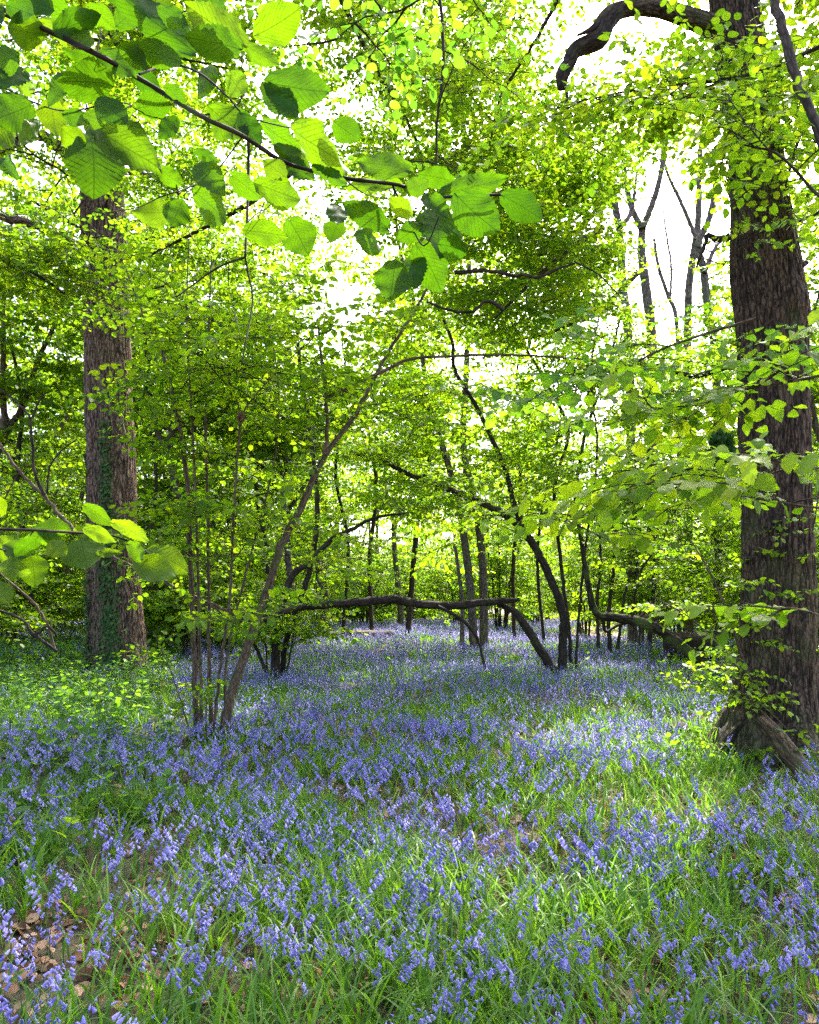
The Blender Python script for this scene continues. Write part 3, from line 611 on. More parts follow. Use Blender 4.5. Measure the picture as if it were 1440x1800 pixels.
# overhead dark bough, upper right
b0 = P(1400, 130, 4.2)
def cU(sp, wood, paths):
    for p in paths: dress(p, sp, 5, .05, .8)
    branches(paths[1], wood, sp, 7, .1, 1, .8, 2, 9, .8, .1, .005); branches(paths[2], wood, sp, 6, .1, 1, .8, 2, 9, .8, .1, .005)
traced_tree('hazel_branch', 'smooth dark bough slanting down through the upper right corner in front of the oak', 'branch', b0, [
    S((4.6, 3.8), (1340, -80), (1362, 0), (1385, 80), (1405, 150), (1432, 215), (1470, 330), w=[22, 25, 24, 24, 22]),
    S((4.2, 4.6), (1470, 370), (1430, 335), (1385, 285), (1350, 262), (1310, 255), (1285, 225), w=[9, 7, 3]),
    S((4.4, 4.8), (1350, 262), (1300, 200), (1270, 150), (1258, 120), w=[4, 2]),
], M['dark'], cU, names=['limb', 'branch', 'branch'], tmpl=T_MID)
# leafy boughs reaching into the upper right from above
def bough(name, label, q, D, w, n, L, sc=1.0, tm=None, leaf='leaf', tint0=.5, rise=.05, mat='dark', per=8, sub=3):
    pts = px_path([(a, b, (D[0] + (D[1] - D[0]) * k / (len(q) - 1))) for k, (a, b) in enumerate(q)]); o_ = pts[0]
    root = thing(name, o_, label, 'branch'); mb = MB(); p = tube(mb, rel(pts, o_), np.linspace(w, w * .3, len(q)) / 2 / F * D[0], 9, .08, rough=.05, wob=.005); mb.build('limb', M[mat], root)
    sp, wood = Sprays(), WoodMB(); dress(p, sp, per, .1, sc); branches(p, wood, sp, n, .05, 1, L, sub, per, sc, rise, .006)
    crown_part(root, sp, wood, tm or T_MID, M[leaf], tint0=tint0); return root
bough('hazel_branch', 'leafy bough spreading bright leaves under the arching limb of the right oak', [(1480, 60), (1380, 110), (1280, 140), (1180, 150), (1080, 165), (1010, 180)], (5.4, 6.4), 9, 18, 1.3, .95, leaf='leaf_oak', sub=3)
bough('hazel_branch', 'leafy bough crossing the right oak at the height of its burr', [(1490, 330), (1430, 380), (1360, 400), (1300, 430), (1270, 470)], (5.5, 6.0), 7, 5, .6, .8, leaf='leaf_oak', sub=2)
bough('hazel_branch', 'bough of small leaves high in the middle, left of the hanging stub', [(1040, -120), (980, 0), (930, 90), (880, 170), (860, 260)], (9, 9.5), 10, 26, 2.2, 1.0, leaf='leaf_oak', sub=5)
bough('hazel_branch', 'drooping thin bough hanging from the top edge between the big leaves and the stub', [(745, -120), (772, 0), (780, 110), (770, 200), (766, 300), (770, 340)], (5, 5.2), 8, 7, .9, .7, leaf='leaf_cool', sub=2, per=6)
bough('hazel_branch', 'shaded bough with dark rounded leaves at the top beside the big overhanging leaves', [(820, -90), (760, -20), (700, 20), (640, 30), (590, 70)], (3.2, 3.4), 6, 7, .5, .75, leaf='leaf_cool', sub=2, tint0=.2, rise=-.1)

for lb, q, D, n_, L_ in (('high leafy bough filling the top left corner behind the large leaves', [(-120, -60), (0, 20), (120, 60), (260, 90), (400, 120)], (9, 10), 24, 2.4),
        ('high bough of small bright leaves behind the tips of the large leaves', [(520, -160), (600, 0), (660, 120), (720, 220), (760, 330)], (11, 12), 26, 2.6),
        ('leafy bough along the top edge between the stub and the large leaves', [(900, -160), (860, -60), (780, 40), (700, 90), (640, 160)], (13, 14), 26, 3.0),
        ('bright bough left of the sky gap, above the dark crooked branch', [(1120, 180), (1040, 240), (960, 300), (880, 350), (800, 400)], (13, 12), 24, 2.6),
        ('leafy bough in the top right corner right of the oak trunk', [(1560, -60), (1500, 60), (1430, 150), (1400, 260), (1380, 330)], (7, 7.5), 22, 1.8),
        ('far left bough hanging beside the left oak below its lowest dark limb', [(-180, 420), (-60, 440), (40, 470), (120, 520)], (10, 11), 20, 2.2),
        ('bough of bright leaves right of the left oak at the height of its bare limbs', [(560, 260), (480, 330), (400, 380), (320, 420), (260, 450)], (14, 14), 24, 2.8),
        ('yellow-green bough left of the sky gap, over the long dark level branch', [(1080, 330), (1040, 380), (980, 430), (900, 470), (840, 520)], (15, 14), 26, 2.8),
        ('second yellow-green bough lower left of the sky gap, beside the slender grey trunk', [(1120, 480), (1060, 540), (980, 580), (900, 600)], (17, 16), 22, 2.8),
        ('small-leaved bough under the black crooked branch, left of the sky gap', [(1060, 400), (1000, 440), (930, 500), (870, 560)], (12, 11.5), 22, 2.0),
        ('low bough of bright leaves filling the space under the sky gap', [(1290, 640), (1220, 660), (1140, 640), (1080, 660), (1000, 650)], (16, 17), 22, 2.4)):
    bough('leafy_bough', lb, q, D, 12, n_, L_, 1.05, tm=T_LOW, leaf='leaf_oak', sub=5, per=8, rise=.15)

for k, (q, D, w) in enumerate((([(905, 1120), (902, 1000), (915, 850), (905, 700), (925, 540)], 27, 9), ([(655, 1115), (650, 980), (662, 850), (640, 700), (655, 560)], 31, 10), ([(600, 1118), (612, 960), (590, 830), (610, 700), (600, 580)], 29, 8),
        ([(462, 1122), (470, 980), (450, 850), (465, 700), (440, 560)], 26, 10), ([(1142, 1125), (1150, 980), (1135, 850), (1150, 720), (1140, 640)], 23, 8), ([(715, 1112), (728, 980), (742, 860), (765, 760), (745, 690), (700, 600)], 30, 12), ([(958, 1125), (945, 980), (962, 850), (985, 740), (975, 620)], 24, 7),
        ([(270, 1125), (262, 980), (275, 840), (258, 700), (270, 560)], 23, 8), ([(60, 1118), (48, 980), (30, 840), (38, 720), (20, 600)], 24, 13))):
    b = np.array([P(q[0][0], 1110, D)[0], D, 0]); b[2] = gz(b[0], b[1]); q[0] = (q[0][0], 1145)
    traced_tree('sapling', 'slender wavering stem ' + ('behind the crooked hazel', 'beyond the left half of the arch', 'beyond the arch, nearest the leaning stem', 'behind the leaning stem of the coppice', 'behind the slumped limb', 'rising above the middle of the arch and bending left', 'just left of the slim poles, behind the crooked hazel', 'just right of the ivy oak', 'left of the ivy oak near the left edge')[k], 'young tree', b,
        [S((D, D + .5), *q, w=[w * 1.15, w, w * .5])], M['dark'], lambda sp, wood, ps: [branches(p, wood, sp, 12, .35, 1, 2.0, 3, 4, 1.25, .3, .012) for p in ps], tmpl=T_BIG, group='slender stems in the middle distance', names=['trunk'])

# ------------------------------------------------------------------ near overhanging branches with large leaves
def near_branch(name, label, stems, leaves, D, extra=None, seed=3, off=(0, 0), k=.5, tint=.45):
    r = random.Random(seed); o_ = P(stems[0][0][0][0], stems[0][0][0][1], D); root = thing(name, o_, label, 'branch')
    mb = MB()
    for q, w in stems:
        pts = px_path([(a, b, D + .05 * math.sin(i_ * 1.7)) for i_, (a, b) in enumerate(q)]); tube(mb, rel(pts, o_), np.linspace(w, w * .5, len(q)) / 2 / F * D, 10, .015, rough=.07, wob=.0006)
    mb.build('twig', M['dark'], root); lv = MB()
    for i_, (x0, y0, x1, y1, wd_) in enumerate(leaves):
        x0, y0, x1, y1, wd_ = x0 * k + off[0], y0 * k + off[1], x1 * k + off[0], y1 * k + off[1], wd_ * k
        dd = D + r.uniform(-.09, .09); a = P(x0, y0, dd); b = P(x1, y1, dd + r.uniform(-.04, .03)); f = b - a; L = np.linalg.norm(f); f = f / L
        view = norm(a + b - np.array([0, 0, 2 * CAM_H])); y = norm(np.cross(-view, f)); z = np.cross(f, y)
        ro_ = R(r.uniform(-38, 38)); y2 = y * math.cos(ro_) + z * math.sin(ro_); z2 = -y * math.sin(ro_) + z * math.cos(ro_)
        wpx = 1.06 * wd_ / F * dd / max(.8, math.cos(ro_)); V, Fs, C = leaf_hi(1.0, r.randrange(100)); V = V * [L, wpx / .93, L]
        if z2[2] < 0: V = V * [1, 1, -1]
        lv.add(V @ np.stack([f, y2, z2], 0) + a - o_, Fs, r.gauss(tint, .2), C + [0, 0, i_ * 3.3])
    lv.build('foliage', M['leaf_hi'], root); return root
TL = [(30,20,140,60,90),(180,30,80,-20,90),(200,110,330,60,100),(60,200,-30,230,90),(260,260,180,330,70),(80,250,10,300,80),(560,120,640,210,90),(520,40,600,-20,100),(350,350,430,420,90),(300,400,380,440,70),(700,-10,800,40,90),(480,260,560,330,70),(620,420,560,480,60),(1180,430,1260,500,90),(1000,620,930,560,70),
 (150,120,20,100,120),(150,80,345,170,80),(310,25,410,90,62),(385,300,195,265,150),(105,370,-30,430,130),(180,355,190,470,100),(225,400,315,430,60),(320,495,350,690,172),(220,455,295,520,80),(330,455,560,560,125),
 (355,185,475,260,84),(490,380,602,350,92),(585,310,690,375,60),(340,200,215,180,62),(430,165,530,245,72),(855,155,650,25,125),(840,170,660,125,112),(905,120,1070,45,128),(865,160,985,235,62),(945,290,1160,345,142),
 (935,300,1045,410,98),(800,265,862,335,78),(745,385,880,505,128),(850,400,908,510,72),(1035,460,1240,585,142),(930,440,1078,545,92),(970,515,1090,590,62),(1435,600,1240,560,98),(1110,590,1245,650,52),(1400,650,1200,645,52),
 (690,585,790,655,95),(690,680,832,785,96),(815,620,930,700,80),(915,650,1102,725,102),(600,740,485,760,92),(640,710,600,800,92),(865,810,1022,825,84),(1020,775,1085,900,116),(1190,775,1160,850,80),(1180,720,1195,790,62),
 (1360,800,1210,690,82),(1250,830,1370,880,80),(1390,925,1370,1062,126),(690,530,770,570,42),(680,180,410,-25,112),(470,170,655,205,82),(0,560,62,600,54),(60,290,165,340,54),(410,90,500,10,80),(250,60,120,-20,90),
 (560,30,660,100,70),(0,80,-60,10,90),(130,430,60,500,60),(440,470,420,560,50),(750,240,700,330,60),(1000,560,1100,640,70),(560,590,640,660,60),(40,440,-40,520,80),
 (1590,640,1470,590,72),(1560,680,1790,635,84),(1770,690,1918,768,102),(1610,690,1742,835,142),(1535,750,1540,890,152),(1550,860,1650,888,82),(1470,870,1572,1016,132),(1490,690,1580,740,62),(1440,760,1380,690,62),(1460,900,1440,1000,80),(1480,790,1400,850,70),(1500,640,1420,680,60)]
near_branch('hazel_branch', 'overhanging hazel branch with very large translucent leaves crossing the upper left of the view', [
    ([(-60, -40), (0, 12), (60, 42), (170, 95), (240, 135), (290, 165), (355, 205), (425, 238), (500, 285), (560, 302), (620, 315), (700, 325), (760, 345), (805, 345), (880, 342)], 11),
    ([(245, 130), (300, 114), (350, 128), (400, 170), (430, 202), (480, 218), (540, 230)], 5),
    ([(360, 5), (300, 30), (250, 50)], 3), ([(350, 205), (400, 190), (425, 170), (424, 80)], 4), ([(690, 325), (712, 372), (745, 432), (772, 380)], 4),
    ([(170, 95), (178, 40), (160, 10)], 3), ([(235, 40), (280, 90), (340, 125)], 2.5), ([(0, 150), (60, 180), (120, 195), (210, 180), (245, 195), (300, 215)], 3.5),
    ([(430, 235), (380, 300), (330, 330), (285, 345), (240, 365), (175, 375)], 3), ([(310, 325), (320, 380), (345, 430), (370, 470)], 2.5), ([(500, 330), (470, 365), (440, 390)], 2), ([(600, 310), (640, 340), (680, 350)], 3)], TL, 1.15)
# dangling dead twig in front of it
o_ = P(436, 200, 1.3); mb = MB()
for q, w in (([(434, 195), (437, 260), (436, 330), (434, 400), (431, 450)], 7), ([(431, 452), (400, 462), (370, 478), (340, 500), (310, 522)], 4.5), ([(431, 450), (436, 480), (444, 520), (440, 560), (432, 600), (425, 640)], 4), ([(402, 462), (402, 500), (410, 540), (424, 600)], 2), ([(370, 476), (380, 455), (395, 435)], 2), ([(436, 390), (460, 370), (505, 355)], 2.2), ([(460, 368), (470, 340), (455, 325)], 1.6)):
    pts = px_path([(a, b, 1.3 + .03 * math.sin(k)) for k, (a, b) in enumerate(q)]); tube(mb, rel(pts, o_), np.linspace(w, w * .6, len(q)) / 2 / F * 1.3, 7, .012, rough=.12, wob=.001)
t = mb.build('dead_twig', M['dark']); t.location = o_; tag(t, 'black leafless twig dangling straight down below the large overhanging leaves', 'twig')
LB = [(300,580,405,640,52),(240,660,130,650,54),(285,700,310,800,132),(480,775,612,830,92),(530,735,670,795,74),(400,640,565,680,50),(220,700,90,685,52),(175,710,230,755,64),(110,760,130,850,92),(0,790,80,795,64),(110,750,0,720,68),(-20,850,30,920,72),(450,715,525,775,52),(345,745,430,745,30),(370,690,250,655,52),(60,700,-40,760,80),(300,660,420,700,50),(130,690,60,760,60),(0,610,-30,520,60)]
near_branch('hazel_branch', 'low hazel branch poking in from the left edge with a cluster of bright green leaves', [([(-60, 925), (0, 930), (60, 932), (125, 936), (190, 940), (235, 955), (265, 975)], 6), ([(60, 932), (50, 950), (55, 985)], 2.5), ([(0, 965), (40, 975), (70, 985)], 3)], LB, 1.5, off=(0, 600), seed=5, tint=.75)

def near_spray_branch(label, q, D, w, n, L, sc, tm=T_NEAR, leaf='leaf', sub=2, per=8, tint0=.5, name='hazel_branch', keep=None, rise=.0, mat='hazel'):
    pts = px_path([(a, b, D[0] + (D[1] - D[0]) * k / (len(q) - 1)) for k, (a, b) in enumerate(q)]); o_ = pts[0]; root = thing(name, o_, label, 'branch')
    mb = MB(); p = tube(mb, rel(pts, o_), np.linspace(w, w * .35, len(q)) / 2 / F * D[0], 9, .05, rough=.05, wob=.003); mb.build('limb', M[mat], root)
    sp, wood = Sprays(), WoodMB(); dress(p, sp, per, .15, sc); branches(p, wood, sp, n, .15, 1, L, sub, per, sc, rise, .004, keep=keep)
    crown_part(root, sp, wood, tm, M[leaf], tint0=tint0); return root
near_spray_branch('long pale hazel shoot reaching in level from the right edge across the dark oak trunk', [(1500, 835), (1440, 824), (1380, 812), (1310, 801), (1240, 798), (1200, 808), (1150, 835), (1100, 860)], (2.5, 3.0), 8, 7, .45, .72)
near_spray_branch('broad fan of hazel leaves above the level shoot, spreading left from the right edge', [(1500, 640), (1420, 665), (1330, 680), (1240, 700), (1150, 720), (1060, 750)], (2.9, 3.6), 7, 7, .6, .8)
near_spray_branch('lower fan of hazel leaves right of centre, thin arching twigs beneath the level shoot', [(1490, 900), (1350, 880), (1240, 860), (1140, 870), (1040, 905), (960, 920)], (3.2, 3.8), 5, 6, .6, .75)
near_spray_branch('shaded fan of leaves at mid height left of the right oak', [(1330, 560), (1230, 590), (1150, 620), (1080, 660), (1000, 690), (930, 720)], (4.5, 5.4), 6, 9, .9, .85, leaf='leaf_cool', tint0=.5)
near_spray_branch('few large pale leaves low against the right oak at the right edge', [(1500, 1105), (1450, 1085), (1400, 1070), (1350, 1068), (1310, 1060)], (1.9, 2.0), 5, 1, .1, .5, per=5)

# hazel shoots round the foot of the right oak
bR = G(1432, 1330); dR = bR[1]
def cR(sp, wood, paths):
    for p in paths: branches(p, wood, sp, 5, .4, 1, .6, 2, 8, .75, .1, .004)
traced_tree('hazel_coppice', 'clump of thin brown hazel shoots fanning from the foot of the right oak', 'hazel', bR, [
    S((dR, dR - .2), (1425, 1345), (1380, 1275), (1335, 1215), (1290, 1165), (1250, 1120), (1205, 1080), (1150, 1050), w=[9, 7, 4, 2]),
    S((dR, dR - .3), (1420, 1340), (1350, 1240), (1318, 1190), (1300, 1140), (1280, 1080), (1250, 1010), (1215, 950), w=[9, 8, 5, 3]),
    S((dR, dR + .1), (1432, 1350), (1425, 1250), (1405, 1150), (1385, 1050), (1385, 900), (1370, 760), w=[7, 5, 3]),
    S((dR, dR - .5), (1436, 1345), (1430, 1220), (1432, 1100), (1425, 980), (1440, 860), w=[8, 6, 4]),
    S((dR, dR - .6), (1415, 1350), (1350, 1260), (1290, 1225), (1230, 1205), (1180, 1200), w=[5, 3, 2]),
    S((dR, dR - .7), (1428, 1350), (1390, 1290), (1340, 1240), (1290, 1210), w=[4, 2]),
    S((dR, dR - .4), (1420, 1360), (1370, 1330), (1320, 1325), (1270, 1335), w=[4, 2]),
], M['hazel'], cR, tmpl=T_MID, leaf='leaf')

# fallen wood on the left
def fallen(name, label, cat, stems, mat, group=None):
    b = np.array(px_path([stems[0][0][0]])[0]); root = thing(name, b, label, cat, group)
    for q, w in stems:
        mb = MB(); tube(mb, rel(px_path(q), b), np.linspace(w[0], w[-1], len(q)) / 2 / F * q[0][2], 10, .1, rough=.06, wob=.01); mb.build('stem', M[mat], root)
fallen('fallen_branch', 'pale dead branch propped diagonally among leaves left of the ivy oak', 'branch', [S(14, (95, 1140), (82, 1095), (60, 1060), (25, 1030), (-20, 990), w=[6, 3])], 'hazel')
fallen('fallen_branch', 'dark dead branch lying low from the left edge down into the undergrowth', 'branch', [S(13, (100, 1145), (60, 1115), (40, 1090), (0, 1075), (-40, 1070), w=[6, 4]), S(13, (62, 1115), (85, 1100), (100, 1120), w=[5, 4])], 'dark')
fallen('fallen_branch', 'long thin branch slanting from the upper left down to the leaning hazel stem', 'branch', [S((11, 9.6), (-10, 765), (35, 830), (80, 875), (130, 930), (200, 980), (285, 1022), (340, 1050), (390, 1072), (458, 1092), w=[5, 10])], 'hazel')
fallen('bare_branch', 'bare dark twigs forking upward beside the left oak at the left edge', 'branch', [S(10, (78, 870), (62, 830), (55, 760), (50, 730), (20, 700), (-10, 675), w=[6, 3]), S(10, (56, 735), (72, 700), (82, 690), w=[4, 2]), S(10, (82, 868), (88, 820), (110, 790), (135, 772), w=[4, 2])], 'dark')
fallen('bare_branch', 'crooked black branch above the arch, right of the thin hazel top', 'branch', [S(10, (800, 478), (850, 477), (905, 482), (955, 486), (985, 470), (1012, 462), w=[8, 4]), S(10, (750, 530), (790, 545), (830, 548), (858, 528), (885, 545), w=[4, 7]), S(10, (1010, 460), (1050, 480), (1090, 520), w=[4, 2])], 'dark')
def log(label, a, b, r, mat, name='fallen_log'):
    a = np.array(a); b = np.array(b); m = (a + b) / 2; mb = MB(); tube(mb, rel([a, a * .6 + b * .4 + [0, 0, .03], b], m), [r, r * 1.05, r * .8], 24, .08, disp=bark_disp(0, 0, 0, 9, float(r * 10), .06, .12)); o = mb.build(name, M[mat]); o.location = m; tag(o, label, 'log'); return o
a = G(572, 1128); b = G(690, 1128); log('pale fallen log half sunk in the far bluebells under the arch', a + [0, 0, .22], b + [0, .3, .2], .17, 'grey')
a = G(50, 1140) + [0, 0, .1]; b = G(140, 1132) + [0, 0, .2]; log('weathered log among the undergrowth left of the ivy oak', a, b, .09, 'hazel')
a = P(1168, 1085, 20); b = P(1262, 1095, 19.5); a[2] = .35; b[2] = .38; log('thick dark rotting trunk lying behind the slumped limb, near the bare path', a, b, .36, 'dark')
a = P(1090, 1062, 21); b = P(1270, 1042, 21.5); a[2] = .95; b[2] = 1.25; log('slim fallen trunk propped level above the rotting one', a, b, .09, 'hazel')
a = G(1118, 1292) + [0, 0, .05]; b = G(1165, 1296) + [0, 0, .05]; log('small purple-brown rotten log among bluebells left of the oak roots', a, b, .07, 'dark')
# stump
sb = G(1192, 1300); st = MB(); tube(st, [[0, 0, -.1], [0, 0, .05], [.01, 0, .16], [.01, 0, .2]], [.13, .115, .10, .05], 26, .02, disp=bark_disp(.3, 5, 0, 9, 2, .12, .2)); o = st.build('tree_stump', M['dark']); o.location = sb; tag(o, 'low rotten stump wrapped in bluebells just left of the mossy oak root', 'stump')
# moss ball hanging in a twig fork
mb = MB()
for k in range(420):
    d = norm(rng.normal(0, 1, 3)) * [.034, .034, .06]; f = norm(d + rng.normal(0, .03, 3)); y = norm(np.cross(f, rng.normal(0, 1, 3))); z = np.cross(f, y)
    mb.add((LOW[0] * .026) @ np.stack([f, y, z], 0) + d * rng.uniform(.3, 1), LOW[1], rng.random() * .6)
o = mb.build('moss_clump', M['ivy']); o.location = P(1268, 790, 3.0); tag(o, 'dark shaggy clump of moss hanging by the level shoot left of the oak trunk', 'moss clump')

# ------------------------------------------------------------------ background hazels and slender trees (built once, copied)
def make_hazel(seed, H=5.2, nst=8, spread=1.6, mat='hazel'):
    root = thing('hazel_bush', (0, 0, 0), 'x', 'hazel'); sp, wood = Sprays(), WoodMB()
    for k in range(nst):
        a = k * 6.283 / nst + rng.normal(0, .3); s = spread * rng.uniform(.3, 1.2); h = H * rng.uniform(.7, 1.1)
        pts = np.array([[.15 * math.cos(a), .15 * math.sin(a), -.15], [.3 * s * math.cos(a), .3 * s * math.sin(a), h * .35], [.7 * s * math.cos(a + .15), .7 * s * math.sin(a + .15), h * .7], [1.3 * s * math.cos(a + .2), 1.3 * s * math.sin(a + .2), h]])
        r0 = rng.uniform(.018, .045); mb = MB(); p = tube(mb, pts, [r0, r0 * .75, r0 * .5, r0 * .15], 8, .25, wob=.012); mb.build('stem', M[mat], root)
        branches(p, wood, sp, 12, .14, 1, 1.7, 3, 6, 1.3, .22, .009, sides=4)
    crown_part(root, sp, wood, T_LOW, M['leaf'], gaps=False); return root
def make_tall(seed, H=15, r0=.17, fork=.4, mat='grey', lean=.6, leaf='leaf_oak', n=22):
    root = thing('slender_tree', (0, 0, 0), 'x', 'tree'); sp, wood = Sprays(), WoodMB(); a = rng.random() * 6.28
    k = np.linspace(0, 1, 7); px_ = lean * np.sin(k * 2.2 + a) * k; py_ = lean * np.cos(k * 2.7 + a) * k
    pts = np.stack([px_, py_, k * H * fork], -1); pts[0, 2] = -.3; mb = MB(); p = tube(mb, pts, r0 * (1 - .35 * k), 14, .3, rough=.03, wob=.01); mb.build('trunk', M[mat], root)
    branches(p, wood, sp, 9, .3, 1, 2.2, 4, 5, 1.3, .3, .014, sides=4)
    for q in range(3):
        an = a + q * 2.1 + rng.normal(0, .3); L = H * (1 - fork) * rng.uniform(.8, 1.1)
        b = wander(pts[-1] - [0, 0, .1 * q], [math.cos(an) * .5, math.sin(an) * .5, 1.0], L, 8, up=.12, w=.13); mb = MB(); tube(mb, b, np.linspace(r0 * .55, r0 * .1, 9), 9, .3, wob=.01); mb.build('limb', M[mat], root)
        branches(b, wood, sp, n, .1, 1, 3.0, 4, 4.5, 1.45, .3, .018, sides=4)
    crown_part(root, sp, wood, T_BIG, M[leaf], gaps=False); return root
HZ = [make_hazel(s, *a) for s, a in enumerate([(5.2, 8, 1.6), (6.0, 9, 1.9, 'dark'), (4.4, 7, 1.4), (6.6, 7, 1.6, 'grey'), (3.4, 9, 1.3)])]
TT = [make_tall(s, *a) for s, a in enumerate([(15, .17, .4), (17, .22, .35, 'dark'), (13, .13, .5), (16, .15, .3, 'grey', 1.2)])]
def zone(x, y):
    px = float(project([x, y, 1.0])[0][0])
    return ('behind and left of the ivy oak' if px < 160 else 'between the ivy oak and the leaning stem' if px < 480 else 'far beyond the arch' if px < 860 else 'beyond the crooked hazel' if px < 1060 else 'beyond the slumped limb' if px < 1300 else 'behind the right oak'), px
used = set()
def put(proto, x, y, sc, rz, word, grp):
    z, px = zone(x, y); lb = f'{word} {z}'; loc = (x, y, float(gz(x, y)))
    if proto.name in used: r = copy_tree(proto, loc, rz, sc, lb, grp)
    else: used.add(proto.name); r = proto; r.location = loc; r.rotation_euler = (0, 0, rz); r.scale = (sc,) * 3; r['label'] = lb; r['group'] = grp
    return r
taken = []
def free(x, y, d): 
    if any(math.hypot(x - a, y - b) < d for a, b in taken): return False
    taken.append((x, y)); return True
# hazels: rows (pixel x, distance)
HP = [(20, 25), (-30, 36), (120, 38), (260, 25), (340, 21), (290, 30), (400, 28), (-70, 17), (630, 54), (700, 56), (770, 55), (850, 53), (450, 32), (560, 37), (640, 43), (800, 44), (880, 37), (1050, 30), (1130, 24),
      (1190, 32), (1270, 29), (1345, 23), (1400, 17), (1450, 24), (1290, 34), (520, 46), (720, 50), (940, 44), (380, 38), (200, 34), (100, 38), (0, 32), (1080, 38), (1400, 34), (1480, 14), (330, 48), (1200, 44)]
for k, (px, D) in enumerate(HP):
    x = (px - 720) / F * D; y = D
    if on_path(np.array([x]), np.array([y]))[0]: y += 2.5
    z, _ = zone(x, y); tall = k % 5
    put(HZ[tall], x, y, rng.uniform(.9, 1.25), rng.random() * 6.28, ['bushy hazel with level tiers of leaves', 'large dark-stemmed hazel', 'small round hazel bush', 'grey-stemmed airy hazel', 'low spreading hazel bush'][tall], 'hazel bushes through the wood')
TP = [(-40, 24), (40, 30), (120, 36), (262, 31), (325, 25), (450, 34), (522, 26), (560, 30), (705, 42), (1510, 28), (1470, 20), (600, 46), (400, 44), (180, 46), (60, 48), (1350, 42), (500, 54), (300, 54), (930, 56)]
for k, (px, D) in enumerate(TP):
    x = (px - 720) / F * D; j = k % 4
    put(TT[j], x, D, rng.uniform(.85, 1.15), rng.random() * 6.28, ['slender grey tree', 'dark-trunked tree', 'thin young tree', 'leaning grey tree'][j], 'slender trees at the back of the wood')

# far wood that reads as one mass
sp = Sprays(); n = 26000
dd = rng.uniform(56, 82, n); xx = rng.uniform(-.72, .72, n) * dd; hh = rng.random(n) ** 1.15 * 17
kp = vnoise(xx, hh * 1.3, 3.2) + .35 * vnoise(xx, hh, 1.1) > .42 + .020 * hh
for x, y, h in zip(xx[kp], dd[kp], hh[kp]): sp.add([x, y, h], [*rng.normal(0, 1, 2), rng.normal(0, .2)], 2.6)
mb = WoodMB()
for k in range(70):
    y = rng.uniform(55, 80); x = rng.uniform(-.6, .6) * y; h = rng.uniform(8, 15); tube(mb, [[x, y, -.3], [x + rng.normal(0, .4), y, h * .5], [x + rng.normal(0, .9), y, h]], [rng.uniform(.1, .25), .1, .04], 6, 1.5)
o = crown_part(None, sp, mb, T_BIG, M['leaf'], name='far_woodland'); tag(o, kind='stuff'); o['label'] = 'distant green woodland closing the view'

# ------------------------------------------------------------------ bluebells
def bell_geo(level, r):
    if level == 0:
        k, rings = 12, [(0, .0012), (.002, .0042), (.007, .0052), (.012, .0050), (.0155, .0066), (.0165, .0098)]
    elif level == 1: k, rings = 5, [(0, .0015), (.005, .0055), (.016, .0095)]
    else: k, rings = 3, [(0, .002), (.017, .0105)]
    V = []
    for i, (x, rad) in enumerate(rings):
        for j in range(k):
            a = 2 * math.pi * j / k; q = rad; xx = x
            if level == 0 and i >= 4: q = rad * (1.15 if j % 2 else .62); xx = x - (.0022 if (j % 2 and i == 5) else 0)
            V.append([xx, q * math.cos(a), q * math.sin(a)])
    f = [[i * k + j, i * k + (j + 1) % k, (i + 1) * k + (j + 1) % k, (i + 1) * k + j] for i in range(len(rings) - 1) for j in range(k)]
    return np.array(V) * [1.22, .8, .8], np.array(f)
def bluebell(seed, level):
    """returns (stalk V,F), (flower V,F): arching stalk nodding to +x with bells hung mostly on that side"""
    r = random.Random(seed); H = r.uniform(.24, .36); lean = r.uniform(.0, .05); n = {0: 9, 1: 5, 2: 3}[level]
    t = np.linspace(0, 1, n); X = lean * t + .055 * np.clip(t - .7, 0, 1) ** 1.5 / .16; Z = H * (t - .35 * np.clip(t - .8, 0, 1) ** 2 / .2 * .6)
    path = np.stack([X, .01 * np.sin(t * 3 + seed), Z], -1); mbs = MB(); k = {0: 5, 1: 3, 2: 3}[level]
    V, Fq = [], []
    for i in range(n):
        rad = (.0024 - .0014 * t[i]) * (1 if level < 2 else 1.3)
        for j in range(k): a = 2 * math.pi * j / k; V.append(path[i] + [rad * math.cos(a), rad * math.sin(a), 0])
    for i in range(n - 1):
        for j in range(k): Fq.append([i * k + j, i * k + (j + 1) % k, (i + 1) * k + (j + 1) % k, (i + 1) * k + j])
    nb = {0: r.randint(7, 11), 1: r.randint(7, 10), 2: r.randint(5, 6)}[level]; BV, BF, BT = [], [], []; off = 0; g, gf = bell_geo(level, r)
    for b in range(nb):
        tb = (.72 + .28 * b / (nb - 1)) if level < 2 else (.66 + .34 * b / (nb - 1)); p, d = at(path, min(tb, .999)); a = r.gauss(0, .9) if level < 2 else r.uniform(-3, 3); dn = -1.25 + .9 * (b / nb) ** 2
        f = norm(np.array([math.cos(a), math.sin(a), dn + r.uniform(-.3, .3)])); y = norm(np.cross([0.1, .2, 1], f)); z = np.cross(f, y); sc = (1.15 - .45 * (b / nb) ** 2) * r.uniform(.85, 1.1) * (1 if level < 2 else 1.35)
        st = p + np.array([math.cos(a), math.sin(a), .1]) * r.uniform(.003, .021)
        v = g * sc; 
        if b >= nb - 2: v = v * [1, .55, .55]
        BV.append(v @ np.stack([f, y, z], 0) + st); BF.append(gf + off); BT.append(np.full(len(g), r.gauss(0, .13) - .1 * (b >= nb - 2))); off += len(g)
    return (np.array(V), np.array(Fq)), (np.concatenate(BV), np.concatenate(BF), np.concatenate(BT))
